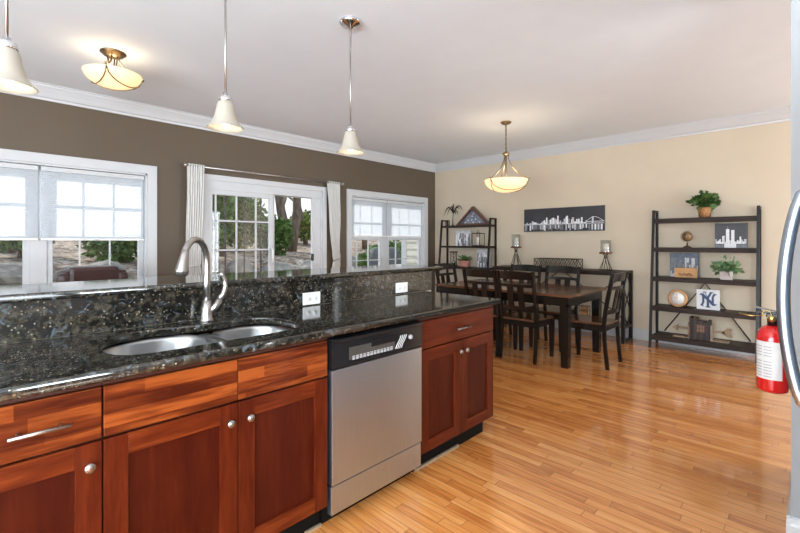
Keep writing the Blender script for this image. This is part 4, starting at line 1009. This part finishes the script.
MB().lathe([(0, -.012), (.015, -.012), (.015, 0), (0, 0)], (-.018, .0, .325), 20, axis='X').build('gauge', 'brass', r)
b = MB(); b.box(-.012, .012, -.02, .055, .345, .352, bev=.002); b.hexa([(-.012, -.02, .352), (.012, -.02, .352), (.012, .06, .368), (-.012, .06, .368)], [(-.012, -.02, .357), (.012, -.02, .357), (.012, .06, .373), (-.012, .06, .373)]); b.build('lever', 'black', r)
b = MB(); b.tube([(-.02+.0*math.cos(t), .018+.016*math.cos(t), .342+.016*math.sin(t)) for t in [2*PI*i/14 for i in range(15)]], .0022, 6, cap=False).tube([(-.02, .03, .335), (-.025, .07, .330), (-.02, .115, .336)], .0025, 6); b.build('safety_pin', 'brass', r)
b = MB(); b.box(-.02, .02, -.063, -.057, .05, .30); b.box(-.056, .056, -.060, -.052, .12, .14); b.build('wall_bracket', 'blackm', r)

# ---------------------------------------------------------------- outdoors
b = MB(); n = 44; G = []
def gz(x, y):
    d_ = y-YW
    if d_ < 5.2: z = -.06
    elif d_ < 7: z = -.06+.75*(d_-5.2)/1.8
    else: z = .69+.085*(d_-7)
    return z + .12*noise.noise(Vector((x*.4, y*.4, 0)))*min(1, max(0, (d_-4.5)/2))
for j in range(n+1):
    G.append([b.bm.verts.new((-22+74*i/60, YW+.17+34*(j/n)**1.3, gz(-22+74*i/60, YW+.17+34*(j/n)**1.3))) for i in range(61)])
for p_, q in zip(G, G[1:]):
    for i in range(60): f_ = b.bm.faces.new([p_[i], p_[i+1], q[i+1], q[i]]); f_.smooth = True
gobj = b.build('garden_bank', 'litter'); struct(gobj)
struct(MB().box(-4, 9, YW+.17, YW+3.6, -.10, -.005).build('patio', 'patio'))
b = MB(); b.box(5.6, 20, YW+3.6, YW+5.6, -.08, 0.0); struct(b.build('lawn', 'lawn'))
# house wing seen through window_2
b = MB(); x = 6.45; b.box(x, x+3, YW+.161, 6.08, 0, 3.4)
for k in range(24):
    z = .04+k*.14; b.prism([(x-.022, z), (x, z), (x, z+.14), (x-.004, z+.14)], 'Y', YW+.161, 6.06)
struct(b.build('wall_wing', 'siding')); struct(MB().box(x-.03, x+.09, 6.06, 6.16, 0, 3.4).build('trim_3', 'white'))
# covered grill
r = thing('grill', 'outdoor grill under a grey cloth cover on the patio beyond the corner window', 'grill', (7.35, 7.62, 0), -.75)
b = MB(); rr = [(.42, .26, 0), (.42, .26, .5), (.40, .25, .80), (.37, .23, .95), (.33, .18, 1.12), (.27, .12, 1.17)]; L = []
for hx_, hy_, z in rr: L.append([b.bm.verts.new((x_, y_, z)) for x_, y_ in round_rect(-hx_, hx_, -hy_, hy_, .08, 4)])
for p_, q in zip(L, L[1:]):
    for i in range(len(p_)): f_ = b.bm.faces.new([p_[i], p_[(i+1) % len(p_)], q[(i+1) % len(q)], q[i]]); f_.smooth = True
b.bm.faces.new(L[-1]); b.build('cover', 'grillc', r)
def boulder(x, y, s_, seed, lab):
    b = MB(); bmesh.ops.create_icosphere(b.bm, subdivisions=3, radius=1)
    for v in b.bm.verts:
        n_ = noise.noise(v.co*1.3+Vector((seed*7.1, 0, 0)))*.38+noise.noise(v.co*3.5+Vector((seed, 3, 0)))*.12; v.co = v.co*(1+n_); v.co.x *= s_[0]; v.co.y *= s_[1]; v.co.z *= s_[2]
    for f_ in b.bm.faces: f_.smooth = False
    o_ = b.build('boulder', 'rock'); o_.location = (x, y, gz(x, y)+s_[2]*.35); o_.rotation_euler = (0, 0, seed); tag(o_, lab, 'boulder', 'boulders of the garden edging')
rnd = random.Random(5)
k = 0
x = -2.5
while x < 15:
    sz = rnd.uniform(.38, .75); boulder(x, 11.25+rnd.uniform(-.25, .25), (sz, sz*.72, rnd.uniform(.36, .58)), k+1, 'pale grey boulder in the low stone edging of the leaf covered bank'); x += sz*2.0; k += 1
def tree(x, y, h_, rad, seed, lab, name='bare_tree', fork=None):
    rnd = random.Random(seed); r = thing(name, lab, 'tree', (x, y, gz(x, y)-.05)); tb, bb_ = MB(), MB()
    tips = []
    def grow(p, d_, L, R, dep):
        pts = [p]; rs = [R]; n_ = 5
        for i in range(n_):
            d_ = (d_+Vector((rnd.gauss(0, .10), rnd.gauss(0, .10), rnd.gauss(.02, .05)))).normalized(); p = p+d_*L/n_; pts.append(p); rs.append(R*(1-.45*(i+1)/n_))
        (tb if dep == 0 else bb_).tube(pts, rs, 9 if dep < 2 else 5)
        if dep >= 4: return
        for k in range(3 if dep else 4):
            j = rnd.randint(2, n_); q = (d_+Vector((rnd.gauss(0, .6), rnd.gauss(0, .6), rnd.gauss(.25, .35)))).normalized(); grow(pts[j], q, L*rnd.uniform(.5, .75), rs[j]*rnd.uniform(.45, .7), dep+1)
    if fork:
        for dx in fork: grow(Vector((0, 0, 0)), Vector((dx*.72, -dx*.72, 1)).normalized(), h_, rad, 0)
    else: grow(Vector((0, 0, 0)), Vector((0, 0, 1)), h_, rad, 0)
    tb.build('trunk', 'bark', r); bb_.build('branches', 'twig', r)
tree(9.25, 15.0, 4.2, .22, 7, 'large bare tree forking into two thick trunks beyond the sliding door', fork=(-.20, .16))
tree(5.9, 13.6, 4.2, .12, 8, 'slim bare tree seen through the left part of the sliding door')
tree(8.1, 17.2, 5, .14, 9, 'pale branched bare tree behind the shrubs, left of the forked tree')
tree(13.2, 15.0, 5, .16, 10, 'bare tree with fine twigs right of the forked tree')
tree(1.0, 16.5, 5, .2, 12, 'bare tree far behind the left window')
tree(11.6, 17.5, 5, .12, 13, 'thin bare tree in the woods behind the forked tree')
tree(15.5, 13.5, 5, .14, 14, 'bare tree seen through the corner window')
def shrub(x, y, rx, rz_, n_, seed, lab, m_='evg', name='evergreen_shrub', z_=None):
    r = thing(name, lab, 'shrub', (x, y, gz(x, y)-.02)); rnd = random.Random(seed)
    MB().tube([(0, 0, 0), (.05, .03, rz_*1.2)], [.06, .02], 7).build('stem', 'bark', r)
    b = MB()
    for k in range(6):
        c = (rnd.uniform(-.35, .35)*rx, rnd.uniform(-.35, .35)*rx, rz_+rnd.uniform(-.4, .4)*rz_); b.leaves(n_//6, c, (rx*.62, rx*.62, rz_*.6), .17, seed*10+k, 1.2, shell=.35)
    b.build('foliage', m_, r)
shrub(5.0, 12.9, 1.0, 1.35, 2600, 1, 'tall dark evergreen shrub at the left of the sliding door view')
shrub(6.9, 14.6, 1.1, 1.3, 2600, 2, 'dense evergreen shrub in the middle of the sliding door view')
shrub(7.75, 13.5, .62, .72, 2000, 3, 'rounded green shrub just left of the forked tree')
shrub(12.0, 18.2, 1.6, .9, 1800, 4, 'yellow green bush on the bank right of the forked tree', 'evg2', 'yellow_bush')
shrub(6.6, 18.4, 2.0, 2.4, 2600, 11, 'tall loose evergreen far behind the sliding door shrubs')
shrub(-.9, 12.2, 1.0, .85, 1800, 5, 'low evergreen shrub at the far left of the left window view')
shrub(1.1, 14.6, .9, .7, 1500, 6, 'small green shrub high on the bank behind the armchair')
shrub(3.0, 13.3, .9, .75, 1500, 7, 'green shrub at the right of the left window view')
shrub(9.6, 10.0, .9, .85, 1500, 8, 'green shrub seen low through the corner window')
shrub(11.0, 9.6, .8, .9, 1500, 9, 'green shrub behind the covered grill')
shrub(15.0, 17.0, 2.4, 1.8, 2200, 10, 'broad yellow green bush at the far edge of the woods', 'evg2', 'yellow_bush')
